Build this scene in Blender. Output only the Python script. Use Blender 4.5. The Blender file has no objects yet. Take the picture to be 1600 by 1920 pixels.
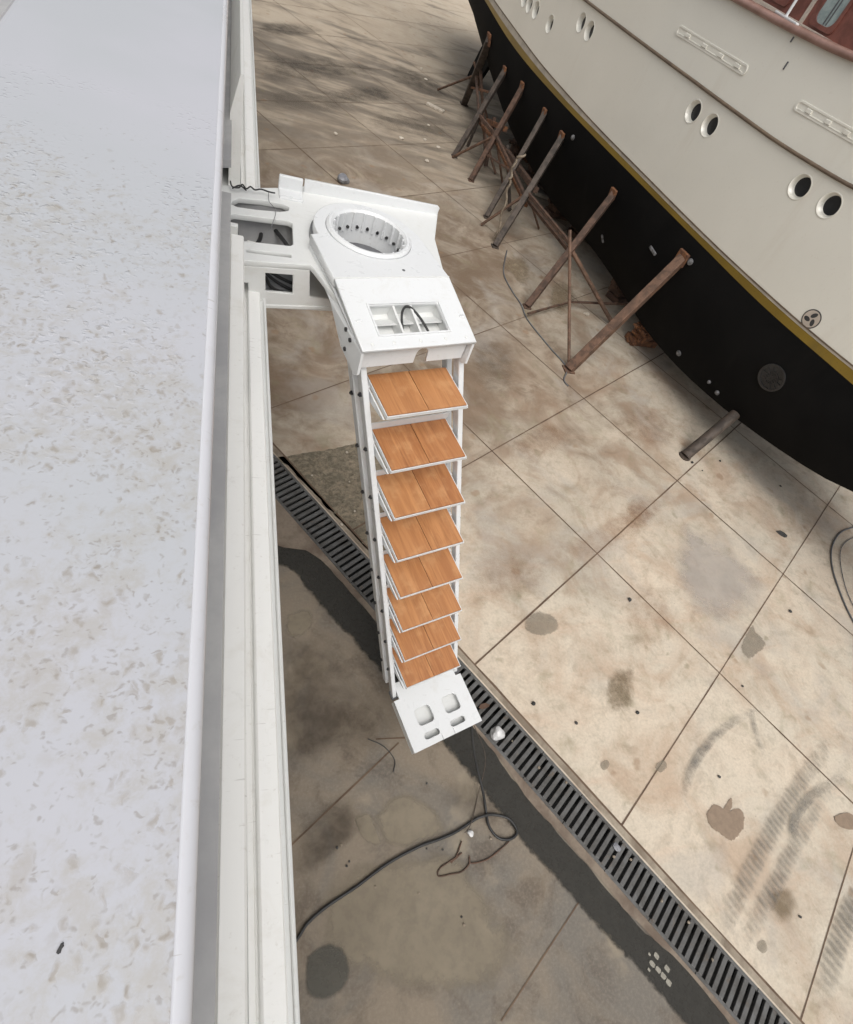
import bpy, bmesh, math, random
from mathutils import Vector, Matrix
random.seed(11)
S = bpy.context.scene
COL = S.collection
R = math.radians
# ------------------------------------------------------------------ camera, sky, sun, exposure
cd = bpy.data.cameras.new("camera"); cam = bpy.data.objects.new("camera", cd); COL.objects.link(cam)
cd.sensor_fit = 'HORIZONTAL'; cd.sensor_width = 36.0; cd.lens = 23.2134
cd.clip_start = 0.02; cd.clip_end = 600
_r = Vector([0.938, -0.18, 0.298]); _u = Vector([-0.026, 0.818, 0.574]); _b = Vector([-0.347, -0.546, 0.763])
_q = Matrix((( _r.x,_u.x,_b.x),(_r.y,_u.y,_b.y),(_r.z,_u.z,_b.z))).to_quaternion()
cam.rotation_mode = 'QUATERNION'; cam.rotation_quaternion = _q.normalized(); cam.location = (0, 0, 5)
S.camera = cam
SUN_EL, SUN_AZ = R(58), R(186)     # azimuth clockwise from +Y (the yacht's heading)
wd = bpy.data.worlds.new("World"); S.world = wd; wd.use_nodes = True
nt = wd.node_tree; bg = nt.nodes['Background']
sky = nt.nodes.new('ShaderNodeTexSky'); sky.sky_type = 'NISHITA'; sky.sun_disc = False
sky.sun_elevation = SUN_EL; sky.sun_rotation = SUN_AZ; sky.dust_density = 6.0; sky.air_density = 1.0; sky.ozone_density = 1.0
hs = nt.nodes.new('ShaderNodeHueSaturation'); hs.inputs['Saturation'].default_value = 0.18
nt.links.new(sky.outputs[0], hs.inputs['Color']); nt.links.new(hs.outputs[0], bg.inputs['Color'])
bg.inputs['Strength'].default_value = 0.14
sl = bpy.data.lights.new("sun", 'SUN'); sl.energy = 1.15; sl.angle = R(45); sl.color = (1.0, 0.95, 0.88)
so = bpy.data.objects.new("sun", sl); COL.objects.link(so)
_d = Vector((math.sin(SUN_AZ)*math.cos(SUN_EL), math.cos(SUN_AZ)*math.cos(SUN_EL), math.sin(SUN_EL)))
so.rotation_euler = _d.to_track_quat('Z', 'Y').to_euler(); so.location = (6, -6, 14)
S.view_settings.view_transform = 'Standard'; S.view_settings.look = 'None'
S.view_settings.exposure = 0.0; S.view_settings.gamma = 1.0

# ------------------------------------------------------------------ material helpers
class N:
    def __init__(s, name):
        s.m = bpy.data.materials.new(name); s.m.use_nodes = True; s.t = s.m.node_tree
        s.b = s.t.nodes['Principled BSDF']; s.o = s.t.nodes['Material Output']
        s.tc = s.t.nodes.new('ShaderNodeTexCoord').outputs['Object']
    def n(s, ty, **kw):
        nd = s.t.nodes.new(ty)
        for k, v in kw.items(): setattr(nd, k, v)
        return nd
    def put(s, sock, v):
        if hasattr(v, 'is_output'): s.t.links.new(v, sock)
        elif isinstance(v, tuple) and len(v) == 3 and sock.type == 'RGBA': sock.default_value = (*v, 1)
        else: sock.default_value = v
    def map(s, rot=0.0, scale=(1, 1, 1), loc=(0, 0, 0), vec=None):
        m = s.n('ShaderNodeMapping'); s.t.links.new(vec or s.tc, m.inputs['Vector'])
        m.inputs['Rotation'].default_value = (0, 0, rot) if not isinstance(rot, tuple) else rot
        m.inputs['Scale'].default_value = scale; m.inputs['Location'].default_value = loc
        return m.outputs[0]
    def noise(s, scale, detail=4, rough=0.55, vec=None, dist=0.0):
        nd = s.n('ShaderNodeTexNoise'); s.t.links.new(vec or s.tc, nd.inputs['Vector'])
        nd.inputs['Scale'].default_value = scale; nd.inputs['Detail'].default_value = detail
        nd.inputs['Roughness'].default_value = rough; nd.inputs['Distortion'].default_value = dist
        return nd.outputs['Fac']
    def voro(s, scale, vec=None, feat='F1', out='Distance', rnd=1.0):
        nd = s.n('ShaderNodeTexVoronoi', feature=feat); s.t.links.new(vec or s.tc, nd.inputs['Vector'])
        nd.inputs['Scale'].default_value = scale; nd.inputs['Randomness'].default_value = rnd
        return nd.outputs[out]
    def ss(s, v, a, b, lo=0.0, hi=1.0):
        nd = s.n('ShaderNodeMapRange', interpolation_type='SMOOTHSTEP'); s.put(nd.inputs['Value'], v)
        nd.inputs['From Min'].default_value = a; nd.inputs['From Max'].default_value = b
        nd.inputs['To Min'].default_value = lo; nd.inputs['To Max'].default_value = hi
        return nd.outputs[0]
    def ma(s, op, a, b=0.0):
        nd = s.n('ShaderNodeMath', operation=op); s.put(nd.inputs[0], a); s.put(nd.inputs[1], b); return nd.outputs[0]
    def mix(s, fac, a, b, mode='MIX'):
        nd = s.n('ShaderNodeMix', data_type='RGBA', blend_type=mode); s.put(nd.inputs[0], fac)
        s.put(nd.inputs[6], a); s.put(nd.inputs[7], b); return nd.outputs[2]
    def xyz(s, vec=None):
        nd = s.n('ShaderNodeSeparateXYZ'); s.t.links.new(vec or s.tc, nd.inputs[0]); return nd.outputs
    def attr(s, name):
        nd = s.n('ShaderNodeAttribute', attribute_name=name); return nd.outputs['Fac']
    def bump(s, hgt, strength=0.3, dist=0.01):
        nd = s.n('ShaderNodeBump'); s.put(nd.inputs['Height'], hgt)
        nd.inputs['Strength'].default_value = strength; nd.inputs['Distance'].default_value = dist
        s.t.links.new(nd.outputs[0], s.b.inputs['Normal'])
    def fin(s, col, rough=0.5, metal=0.0, spec=0.5, alpha=None, coat=None):
        s.put(s.b.inputs['Base Color'], col); s.put(s.b.inputs['Roughness'], rough)
        s.b.inputs['Metallic'].default_value = metal; s.b.inputs['Specular IOR Level'].default_value = spec
        if alpha is not None: s.put(s.b.inputs['Alpha'], alpha)
        if coat is not None: s.b.inputs['Coat Weight'].default_value = coat; s.b.inputs['Coat Roughness'].default_value = 0.06
        return s.m

GR = 1.0013      # slab grid turns this far clockwise from +X
def m_ground():
    k = N('stained_concrete')
    g = k.map(rot=GR)
    big = k.noise(0.55, 5, 0.6); mid = k.noise(1.7, 6, 0.65, dist=0.6); fine = k.noise(34, 5, 0.7); mott = k.noise(6.5, 5, 0.7, dist=0.4)
    streak = k.noise(1.0, 6, 0.62, vec=k.map(rot=GR+R(25), scale=(0.9, 4.5, 1)), dist=0.5)
    c = k.mix(k.ss(big, 0.32, 0.68), (0.66, 0.565, 0.45), (0.585, 0.525, 0.43))
    c = k.mix(k.ss(mott, 0.48, 0.70, 0, 0.5), c, (0.37, 0.325, 0.25))
    c = k.mix(k.ss(streak, 0.52, 0.72, 0, 0.5), c, (0.60, 0.46, 0.35))
    # rusty brown staining plus painted shade between the yachts, strongest mid-yard
    x, y, z = k.xyz()
    yy = k.ma('ADD', y, k.ma('MULTIPLY', k.ma('SUBTRACT', big, 0.5), 7.0))
    xx = k.ma('ADD', x, k.ma('MULTIPLY', k.ma('SUBTRACT', mid, 0.5), 3.0))
    dirty = k.ma('MULTIPLY', k.ss(yy, 1.6, 7.0), k.ss(xx, 8.6, 3.8))
    soft1 = k.noise(1.15, 7, 0.62, dist=0.9, vec=k.map(loc=(2.1, 5.3, 0))); soft2 = k.noise(3.1, 6, 0.66, dist=0.8, vec=k.map(loc=(9.1, 1.3, 0)))
    rust = k.ma('MULTIPLY', k.ss(soft1, 0.42, 0.68), k.ma('ADD', 0.50, k.ma('MULTIPLY', dirty, 0.3)))
    c = k.mix(rust, c, (0.385, 0.245, 0.155))
    c = k.mix(k.ma('MULTIPLY', k.ss(soft2, 0.50, 0.70), k.ma('ADD', 0.26, k.ma('MULTIPLY', dirty, 0.35))), c, (0.22, 0.155, 0.098))
    c = k.mix(k.ma('MULTIPLY', dirty, k.ss(soft1, 0.28, 0.60, 0.52, 0.93)), c, (0.142, 0.098, 0.064))
    grey = k.ss(k.noise(0.9, 5, 0.6, dist=0.6, vec=k.map(loc=(4, 11, 0))), 0.5, 0.68, 0, 0.45)
    c = k.mix(grey, c, (0.40, 0.375, 0.34))
    olive = k.ss(k.noise(2.3, 6, 0.62, dist=0.5, vec=k.map(loc=(7, 3, 0))), 0.54, 0.72, 0, 0.38)
    c = k.mix(olive, c, (0.26, 0.235, 0.145))
    # damp grey run-off fanning over the far slabs
    far = k.ss(yy, 10.0, 15.0)
    fv = k.map(rot=R(6), scale=(0.30, 1.0, 1), loc=(1.3, 0.4, 0))
    damp = k.noise(1.15, 6, 0.62, vec=fv, dist=0.35); damp2 = k.noise(3.2, 5, 0.6, vec=fv, dist=0.3)
    c = k.mix(k.ma('MULTIPLY', far, 0.7), c, (0.46, 0.39, 0.30))
    band = k.ma('ADD', damp, k.ma('MULTIPLY', k.ma('SUBTRACT', damp2, 0.5), 0.45))
    wetzone = k.ma('SUBTRACT', 0.0, k.ma('MULTIPLY', k.ss(yy, 16.5, 23.0), 0.17))
    band = k.ma('ADD', band, wetzone)
    c = k.mix(k.ma('MULTIPLY', far, k.ss(band, 0.32, 0.62, 0, 0.85)), c, (0.115, 0.095, 0.074))
    c = k.mix(k.ss(fine, 0.35, 0.75, 0, 0.28), c, (0.25, 0.21, 0.165))
    wn = k.n('ShaderNodeTexNoise'); k.t.links.new(k.tc, wn.inputs['Vector']); wn.inputs['Scale'].default_value = 7; wn.inputs['Detail'].default_value = 4
    wa = k.n('ShaderNodeVectorMath', operation='MULTIPLY_ADD'); k.t.links.new(wn.outputs['Color'], wa.inputs[0]); wa.inputs[1].default_value = (0.16, 0.16, 0); k.t.links.new(k.tc, wa.inputs[2])
    spv = k.n('ShaderNodeTexVoronoi', feature='F1'); k.t.links.new(wa.outputs[0], spv.inputs['Vector']); spv.inputs['Scale'].default_value = 4.2
    sc_ = k.n('ShaderNodeSeparateColor'); k.t.links.new(spv.outputs['Color'], sc_.inputs[0])
    sz = k.ma('MULTIPLY', sc_.outputs[1], 0.26)
    spt = k.ma('MULTIPLY', k.ss(k.ma('SUBTRACT', spv.outputs['Distance'], sz), 0.10, -0.10), k.ss(k.ma('ADD', sc_.outputs[0], k.ma('MULTIPLY', soft1, 0.9)), 1.02, 1.22, 0, 0.5))
    c = k.mix(spt, c, k.mix(sc_.outputs[2], (0.27, 0.165, 0.095), (0.20, 0.18, 0.11)))
    pits = k.ss(k.voro(9.0, out='Distance'), 0.03, 0.09, 0.55, 0.0)
    c = k.mix(k.ma('MULTIPLY', pits, k.ss(k.noise(1.1, 2), 0.5, 0.62)), c, (0.16, 0.12, 0.09))
    k.bump(k.ma('ADD', k.ma('MULTIPLY', fine, 0.4), mott), 0.25, 0.012)
    return k.fin(c, k.ss(band, 0.4, 0.65, 0.85, 0.65), spec=0.35)
def m_pave():
    k = N('grimy_concrete')
    big = k.noise(0.9, 5, 0.6, dist=0.8); mid = k.noise(2.6, 6, 0.62, dist=0.7); fine = k.noise(40, 5, 0.7)
    c = k.mix(k.ss(big, 0.38, 0.62), (0.225, 0.185, 0.14), (0.16, 0.145, 0.125))
    c = k.mix(k.ss(mid, 0.48, 0.68, 0, 0.65), c, (0.10, 0.078, 0.06))
    c = k.mix(k.ss(k.noise(1.6, 4, 0.5, vec=k.map(loc=(4, 9, 0))), 0.57, 0.66, 0, 0.6), c, (0.32, 0.27, 0.2))
    c = k.mix(k.ss(fine, 0.4, 0.75, 0, 0.4), c, (0.30, 0.26, 0.21))
    sp = k.ss(k.voro(16.0), 0.02, 0.05, 0.7, 0.0)
    c = k.mix(k.ma('MULTIPLY', sp, k.ss(k.noise(1.3, 2, vec=k.map(loc=(2, 2, 0))), 0.5, 0.6)), c, (0.45, 0.40, 0.33))
    k.bump(k.ma('ADD', fine, mid), 0.25, 0.012)
    return k.fin(c, 0.8, spec=0.35)
def m_plain(name, a, b=None, rough=0.6, scale=4.0, metal=0.0, bump=0.1, fine=40.0, spec=0.5, coat=None, lo=0.38, hi=0.64):
    k = N(name); b = b or tuple(v*0.8 for v in a)
    nz = k.noise(scale, 6, 0.62, dist=0.3); fz = k.noise(fine, 4, 0.6)
    c = k.mix(k.ss(nz, lo, hi), a, b); c = k.mix(k.ss(fz, 0.42, 0.72, 0, 0.35), c, b)
    if bump: k.bump(fz, bump, 0.004)
    return k.fin(c, k.ss(nz, 0.3, 0.7, rough*0.85, min(1, rough*1.15)), metal, spec, coat=coat)
def m_white(name, base, dirt=0.25, rough=0.35):
    k = N(name); d = k.noise(5.5, 7, 0.7, dist=0.6); f = k.noise(70, 4, 0.6)
    c = k.mix(k.ss(d, 0.52, 0.75, 0, dirt), base, tuple(base[i]*(0.72, 0.68, 0.6)[i] for i in range(3)))
    c = k.mix(k.ss(f, 0.6, 0.78, 0, dirt*0.9), c, (0.42, 0.38, 0.32))
    sc = k.noise(1.0, 3, 0.5, vec=k.map(rot=0.7, scale=(9, 160, 60)), dist=0.2); sm = k.noise(3.5, 3, 0.5)
    c = k.mix(k.ma('MULTIPLY', k.ss(sc, 0.66, 0.70), k.ss(sm, 0.52, 0.62, 0, dirt*1.3)), c, (0.33, 0.31, 0.28))
    gr = k.noise(16, 6, 0.75, dist=0.4); c = k.mix(k.ss(gr, 0.56, 0.78, 0, dirt*0.9), c, (0.47, 0.45, 0.41))
    k.bump(k.ma('ADD', f, k.ma('MULTIPLY', d, 0.8)), 0.07, 0.003)
    return k.fin(c, k.ss(d, 0.3, 0.7, rough*0.75, rough*1.4))
def m_gelcoat():
    k = N('wet_dirty_gelcoat')
    x, y, z = k.xyz()
    wob = k.n('ShaderNodeTexNoise'); k.t.links.new(k.tc, wob.inputs['Vector']); wob.inputs['Scale'].default_value = 70; wob.inputs['Detail'].default_value = 3
    add = k.n('ShaderNodeVectorMath', operation='MULTIPLY_ADD'); k.t.links.new(wob.outputs['Color'], add.inputs[0])
    add.inputs[1].default_value = (0.022, 0.022, 0); k.t.links.new(k.tc, add.inputs[2]); wv = add.outputs[0]
    patch = k.noise(4.2, 4, 0.6, dist=0.8)
    near = k.ss(y, 1.0, 0.15)
    dens = k.ma('ADD', k.ma('MULTIPLY', near, 0.16), k.ss(patch, 0.36, 0.62, -0.12, 0.26))
    dens = k.ma('SUBTRACT', dens, k.ss(y, 0.95, 1.25, 0, 0.5))
    def spots(scale, rot, stretch, keep, r0, r1):
        v = k.map(rot=rot, scale=stretch, vec=wv)
        d = k.voro(scale, vec=v); cn = k.n('ShaderNodeTexVoronoi', feature='F1'); k.t.links.new(v, cn.inputs['Vector']); cn.inputs['Scale'].default_value = scale
        rc = k.n('ShaderNodeSeparateColor'); k.t.links.new(cn.outputs['Color'], rc.inputs[0])
        on = k.ss(k.ma('ADD', rc.outputs[0], dens), keep, keep+0.22)
        size = k.ma('ADD', r0, k.ma('MULTIPLY', rc.outputs[1], r1))
        return k.ma('MULTIPLY', on, k.ss(k.ma('SUBTRACT', d, size), 0.24, -0.20))
    s1 = spots(115, 0.5, (1.0, 0.66, 1), 0.74, 0.06, 0.30); s2 = spots(230, -0.3, (0.75, 1.0, 1), 0.70, 0.08, 0.32); s3 = spots(52, 0.9, (1.0, 0.64, 1), 0.86, 0.05, 0.26)
    base = k.mix(k.ss(k.noise(2.6, 3, 0.5), 0.35, 0.65), (0.485, 0.490, 0.530), (0.455, 0.470, 0.498))
    film = k.ss(k.ma('ADD', k.noise(42, 6, 0.74, dist=0.25), k.ma('MULTIPLY', dens, 0.5)), 0.54, 0.84, 0, 0.42)
    c = k.mix(film, base, (0.375, 0.345, 0.285))
    c = k.mix(k.ma('MULTIPLY', s3, 0.30), c, (0.32, 0.275, 0.205)); c = k.mix(k.ma('MULTIPLY', s1, 0.50), c, (0.24, 0.20, 0.145)); c = k.mix(k.ma('MULTIPLY', s2, 0.42), c, (0.22, 0.19, 0.15))
    vd = k.voro(105, vec=k.map(scale=(0.7, 1.0, 1), vec=wv)); dz = k.ss(vd, 0.12, 0.40, 1.0, 0.0)
    wet = k.ma('MULTIPLY', k.ss(k.noise(3.6, 3, 0.5, vec=k.map(loc=(3.3, 1.9, 0))), 0.46, 0.58), k.ma('MULTIPLY', k.ss(y, 1.35, 1.2), k.ss(y, 0.3, 0.7)))
    hgt = k.ma('ADD', k.ma('MULTIPLY', dz, wet), k.ma('MULTIPLY', k.ma('ADD', s1, s3), 0.10))
    k.bump(hgt, 0.5, 0.0018)
    return k.fin(c, k.ma('ADD', 0.10, k.ma('MULTIPLY', k.ma('ADD', film, s1), 0.35)), spec=0.5)
def m_wood():
    k = N('teak_plank')
    oi = k.n('ShaderNodeObjectInfo').outputs['Random']
    off = k.n('ShaderNodeCombineXYZ'); k.put(off.inputs[0], k.ma('MULTIPLY', oi, 7.0)); k.put(off.inputs[1], k.ma('MULTIPLY', oi, 13.0)); k.put(off.inputs[2], k.ma('MULTIPLY', oi, 3.0))
    va = k.n('ShaderNodeVectorMath', operation='ADD'); k.t.links.new(k.tc, va.inputs[0]); k.t.links.new(off.outputs[0], va.inputs[1]); v = va.outputs[0]
    gr = k.noise(1.0, 7, 0.65, vec=k.map(scale=(24, 2.2, 24), vec=v), dist=0.9); st = k.noise(1.0, 4, 0.6, vec=k.map(scale=(110, 3.5, 110), vec=v), dist=0.4)
    bl = k.noise(9.0, 5, 0.6, vec=v)
    slat = k.voro(1.0, vec=k.map(scale=(17, 0.2, 0.2), vec=v), out='Color'); sc = k.n('ShaderNodeSeparateColor'); k.t.links.new(slat, sc.inputs[0])
    c = k.mix(k.ss(gr, 0.3, 0.7), (0.53, 0.245, 0.098), (0.33, 0.128, 0.047))
    c = k.mix(k.ma('MULTIPLY', sc.outputs[0], 0.38), c, (0.33, 0.125, 0.045))
    c = k.mix(k.ss(st, 0.52, 0.74, 0, 0.6), c, (0.20, 0.075, 0.028))
    c = k.mix(k.ss(bl, 0.5, 0.75, 0, 0.45), c, (0.62, 0.36, 0.17))
    c = k.mix(k.ma('MULTIPLY', oi, 0.25), c, (0.60, 0.31, 0.13))
    k.bump(gr, 0.15, 0.002)
    return k.fin(c, k.ss(bl, 0.3, 0.7, 0.38, 0.6))
def m_hull(name, a, b, rough, coat=None, grime=(0.32, 0.27, 0.2), gr=0.35):
    k = N(name); x, y, z = k.xyz()
    big = k.noise(0.7, 5, 0.55, dist=0.4); run = k.noise(1.0, 5, 0.6, vec=k.map(scale=(2.2, 2.2, 0.35)))
    f = k.noise(25, 4, 0.6)
    c = k.mix(k.ss(big, 0.35, 0.65), a, b); c = k.mix(k.ss(run, 0.55, 0.75, 0, gr), c, grime)
    c = k.mix(k.ss(f, 0.58, 0.75, 0, gr*0.7), c, grime)
    k.bump(f, 0.04, 0.002)
    return k.fin(c, rough, coat=coat)
def m_decal(name, a, rough=0.8, edge=0.35, scale=9.0, amax=1.0, tread=False, wob=1.9, speck=0.72):
    """thin residue on the concrete: its worn edge comes from the mesh attribute 'soft' (0 at the rim)"""
    k = N(name); s = k.attr('soft'); nz = k.noise(scale, 6, 0.65, dist=0.3); fz = k.noise(scale*3.3, 5, 0.65)
    v = k.ma('ADD', s, k.ma('MULTIPLY', k.ma('SUBTRACT', k.ma('ADD', k.ma('MULTIPLY', nz, 0.7), k.ma('MULTIPLY', fz, 0.3)), 0.5), wob))
    al = k.ss(v, 0.10, 0.10+edge, 0, amax)
    al = k.ma('MULTIPLY', al, k.ss(s, 0.0, 0.16))
    if tread:
        w = k.ma('SINE', k.attr('lug'))
        al = k.ma('MULTIPLY', al, k.ss(k.ma('ADD', w, k.ma('MULTIPLY', fz, 1.2)), -0.3, 1.1, 0.35, 1.0))
    al = k.ma('MULTIPLY', al, k.ss(fz, 0.35, 0.6, speck, 1.0))
    c = k.mix(k.ss(nz, 0.35, 0.65), a, tuple(v*0.85 for v in a))
    return k.fin(c, rough, alpha=al, spec=0.3)

M_ground = m_ground(); M_pave = m_pave()
M_joint = m_plain('joint_filler', (0.10, 0.062, 0.04), (0.16, 0.11, 0.075), 0.9)
M_kerb = m_plain('kerb_concrete', (0.34, 0.29, 0.225), (0.20, 0.16, 0.12), 0.85, 3.0, bump=0.3)
M_kerb2 = m_plain('muddy_kerb', (0.24, 0.195, 0.15), (0.14, 0.105, 0.08), 0.85, 3.0, bump=0.3)
M_tar = m_decal('tar_coating', (0.038, 0.036, 0.031), 0.7, 0.45, 9.0, 0.97, wob=1.1, speck=0.85)
def m_rubble():
    k = N('broken_concrete'); nz = k.noise(5.0, 8, 0.75, dist=1.2); f = k.noise(24, 6, 0.75, dist=1.0); d = k.voro(15, feat='F1')
    c = k.mix(k.ss(nz, 0.38, 0.62), (0.36, 0.30, 0.22), (0.20, 0.175, 0.13)); c = k.mix(k.ss(f, 0.45, 0.7, 0, 0.7), c, (0.095, 0.085, 0.062)); c = k.mix(k.ss(d, 0.0, 0.35, 0.35, 0.0), c, (0.36, 0.31, 0.24))
    k.bump(k.ma('ADD', f, d), 0.9, 0.03); return k.fin(c, 0.9, spec=0.2)
M_rubble = m_rubble()
M_void = m_plain('drain_black', (0.012, 0.012, 0.012), (0.02, 0.02, 0.018), 0.6)  # near-black lining for the whole drain channel
M_iron = m_plain('grate_iron', (0.13, 0.132, 0.133), (0.075, 0.072, 0.068), 0.5, 6.0, metal=0.3, bump=0.15)
def m_iron():
    k = N('grate_iron'); oi = k.n('ShaderNodeObjectInfo').outputs['Random']; nz = k.noise(5, 6, 0.65, dist=0.4); f = k.noise(60, 4, 0.6)
    c = k.mix(k.ss(nz, 0.35, 0.65), (0.145, 0.146, 0.146), (0.085, 0.082, 0.077)); c = k.mix(k.ma('MULTIPLY', oi, 0.45), c, (0.075, 0.072, 0.068))
    c = k.mix(k.ss(k.noise(9, 5, 0.7, vec=k.map(loc=(3, 8, 0))), 0.56, 0.74, 0, 0.6), c, (0.135, 0.095, 0.062)); c = k.mix(k.ss(f, 0.5, 0.75, 0, 0.4), c, (0.20, 0.19, 0.17))
    k.bump(f, 0.25, 0.003); return k.fin(c, k.ss(nz, 0.3, 0.7, 0.45, 0.7), metal=0.25)
M_iron = m_iron(); M_gel = m_gelcoat()
M_edge = m_white('gelcoat_edge_lit', (0.60, 0.605, 0.64), 0.30, 0.2)  # paler than the cap gelcoat: sky light on the rounding put into the colour
M_rail = m_white('dusty_white_paint', (0.84, 0.84, 0.82), 0.30, 0.4)
M_white = m_white('white_paint', (0.70, 0.715, 0.725), 0.28, 0.33)
M_white2 = m_white('white_primer', (0.70, 0.71, 0.70), 0.24, 0.4)
M_grey = m_plain('grey_paint', (0.42, 0.42, 0.42), (0.34, 0.34, 0.35), 0.5)
M_midgrey = m_plain('mid_grey_paint', (0.24, 0.245, 0.25), (0.18, 0.185, 0.19), 0.5)
M_dgrey = m_plain('dark_grey_paint', (0.14, 0.145, 0.15), (0.10, 0.10, 0.11), 0.5)
M_seal = m_plain('black_sealant', (0.03, 0.03, 0.03), (0.05, 0.05, 0.05), 0.6)
M_wood = m_wood()
M_black = m_plain('black_rubber', (0.016, 0.016, 0.017), (0.03, 0.03, 0.03), 0.5)
M_bolt = m_plain('dark_bolt', (0.04, 0.04, 0.045), (0.08, 0.08, 0.08), 0.4, metal=0.6)
M_top = m_hull('cream_topsides', (0.83, 0.81, 0.73), (0.80, 0.78, 0.70), 0.24, 0.5, (0.66, 0.60, 0.50), 0.3)
M_anti = m_hull('black_antifouling', (0.0050, 0.0052, 0.0054), (0.008, 0.008, 0.008), 0.8, None, (0.014, 0.013, 0.012), 0.4); M_anti.node_tree.nodes['Principled BSDF'].inputs['Specular IOR Level'].default_value = 0.12
M_gold = m_hull('gold_stripe_paint', (0.25, 0.165, 0.024), (0.19, 0.125, 0.02), 0.4, None, (0.08, 0.06, 0.03), 0.4)
M_pale = m_plain('pale_line_paint', (0.52, 0.47, 0.40), None, 0.5)
M_strake = m_plain('brown_strake', (0.17, 0.125, 0.085), (0.12, 0.085, 0.06), 0.5)
M_caprail = m_plain('varnished_caprail', (0.33, 0.20, 0.165), (0.24, 0.14, 0.11), 0.35, coat=0.5)
M_red = m_plain('redwood_panel', (0.27, 0.105, 0.08), (0.17, 0.065, 0.05), 0.4, coat=0.4)
M_cream = m_plain('cream_paint', (0.62, 0.54, 0.46), None, 0.5)
M_glass = m_plain('dark_glass', (0.02, 0.022, 0.025), (0.03, 0.03, 0.034), 0.12, bump=0)
M_curtain = m_plain('curtained_glass', (0.42, 0.50, 0.49), (0.30, 0.37, 0.37), 0.15, 9.0, bump=0)
M_rust = m_plain('rusty_steel', (0.125, 0.07, 0.046), (0.062, 0.040, 0.030), 0.8, 7.0, bump=0.5)
M_rust2 = m_plain('red_primer_steel', (0.165, 0.092, 0.058), (0.085, 0.052, 0.036), 0.75, 9.0, bump=0.4)
M_rust3 = m_plain('orange_rust', (0.24, 0.105, 0.045), (0.10, 0.05, 0.032), 0.85, 12.0, bump=0.6)
M_oldsteel = m_plain('dark_old_steel', (0.085, 0.064, 0.05), (0.045, 0.036, 0.03), 0.7, 8.0, bump=0.4)
M_oldrope = m_plain('old_rope', (0.30, 0.25, 0.19), (0.17, 0.135, 0.10), 0.9, 20.0, bump=0.4)
M_zinc = m_plain('zinc', (0.22, 0.22, 0.23), (0.08, 0.08, 0.08), 0.6, 20.0)
M_bag = m_plain('white_plastic', (0.62, 0.62, 0.62), (0.48, 0.48, 0.48), 0.35, 9.0)
M_bagg = m_plain('grey_plastic', (0.26, 0.27, 0.29), (0.18, 0.18, 0.20), 0.4, 9.0)
M_chip = m_plain('pale_chip', (0.55, 0.49, 0.41), (0.42, 0.37, 0.30), 0.8, 9.0)
M_stone = m_plain('dark_stone', (0.06, 0.06, 0.058), (0.035, 0.035, 0.034), 0.8, 9.0)
M_leaf = m_plain('dry_leaf', (0.13, 0.075, 0.05), (0.08, 0.05, 0.035), 0.8, 9.0)
M_brownspot = m_decal('brown_oil_stain', (0.25, 0.19, 0.12), amax=0.7, edge=1.1, scale=7, wob=1.8, speck=0.9)
M_wetspot = m_decal('damp_stain', (0.30, 0.225, 0.165), 0.5, 0.06, 20.0, 0.95, wob=0.7, speck=0.97)
M_greyspot = m_decal('grey_stain', (0.30, 0.262, 0.205), edge=0.22, scale=12, amax=0.55, wob=1.2, speck=0.92)
M_darkspot = m_decal('black_soot_stain', (0.075, 0.064, 0.053), amax=0.7, edge=1.5, scale=1.4)
M_redspot = m_decal('rust_stain', (0.36, 0.205, 0.115), amax=0.45, edge=1.7, scale=3.2, wob=2.4, speck=0.85)
M_lightspot = m_decal('dry_pale_patch', (0.30, 0.255, 0.19), amax=0.75, edge=0.5, scale=3, wob=1.2, speck=0.85)
M_mudspot = m_decal('mud_patch', (0.10, 0.082, 0.063), amax=0.38, edge=1.6, scale=2.6, wob=2.4, speck=0.85)
M_umber = m_decal('umber_dirt', (0.075, 0.055, 0.040), amax=0.62, edge=1.5, scale=2.2, wob=2.0, speck=0.85)
M_palegrey = m_decal('washed_patch', (0.50, 0.455, 0.415), amax=0.6, edge=0.9, scale=3, wob=1.2, speck=0.85)
M_greypatch = m_decal('grey_cement_patch', (0.105, 0.10, 0.085), amax=0.8, edge=0.35, scale=5, wob=0.6, speck=0.9)
M_tyre = m_decal('tyre_scuff', (0.20, 0.19, 0.17), amax=0.8, edge=0.9, scale=7, wob=1.3)
M_tread = m_decal('tyre_tread_print', (0.21, 0.195, 0.17), amax=0.68, edge=0.9, scale=6, tread=True, wob=1.3)
M_paintspot = m_decal('white_paint_dab', (0.36, 0.34, 0.29), amax=0.95, edge=0.4, scale=30)

# ------------------------------------------------------------------ mesh helpers
def link(name, bm, mat, parent=None, smooth=False):
    me = bpy.data.meshes.new(name); bm.normal_update(); bm.to_mesh(me); bm.free()
    for m in (mat if isinstance(mat, (list, tuple)) else [mat]): me.materials.append(m)
    if smooth:
        for p in me.polygons: p.use_smooth = True
    o = bpy.data.objects.new(name, me); COL.objects.link(o)
    if parent: o.parent = parent; o.matrix_parent_inverse = parent.matrix_world.inverted()
    return o
def tag(o, label=None, cat=None, group=None, kind=None):
    if label: o['label'] = label
    if cat: o['category'] = cat
    if group: o['group'] = group
    if kind: o['kind'] = kind
    return o
def thing(name, loc, label, cat, group=None):
    o = bpy.data.objects.new(name, None); COL.objects.link(o); o.location = loc; o.empty_display_size = 0.2
    o.matrix_world = Matrix.Translation(Vector(loc)); tag(o, label, cat, group); return o
def structure(name, bm, mat, **kw): return tag(link(name, bm, mat, **kw), kind='structure')
def V(p): return Vector(p)
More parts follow.
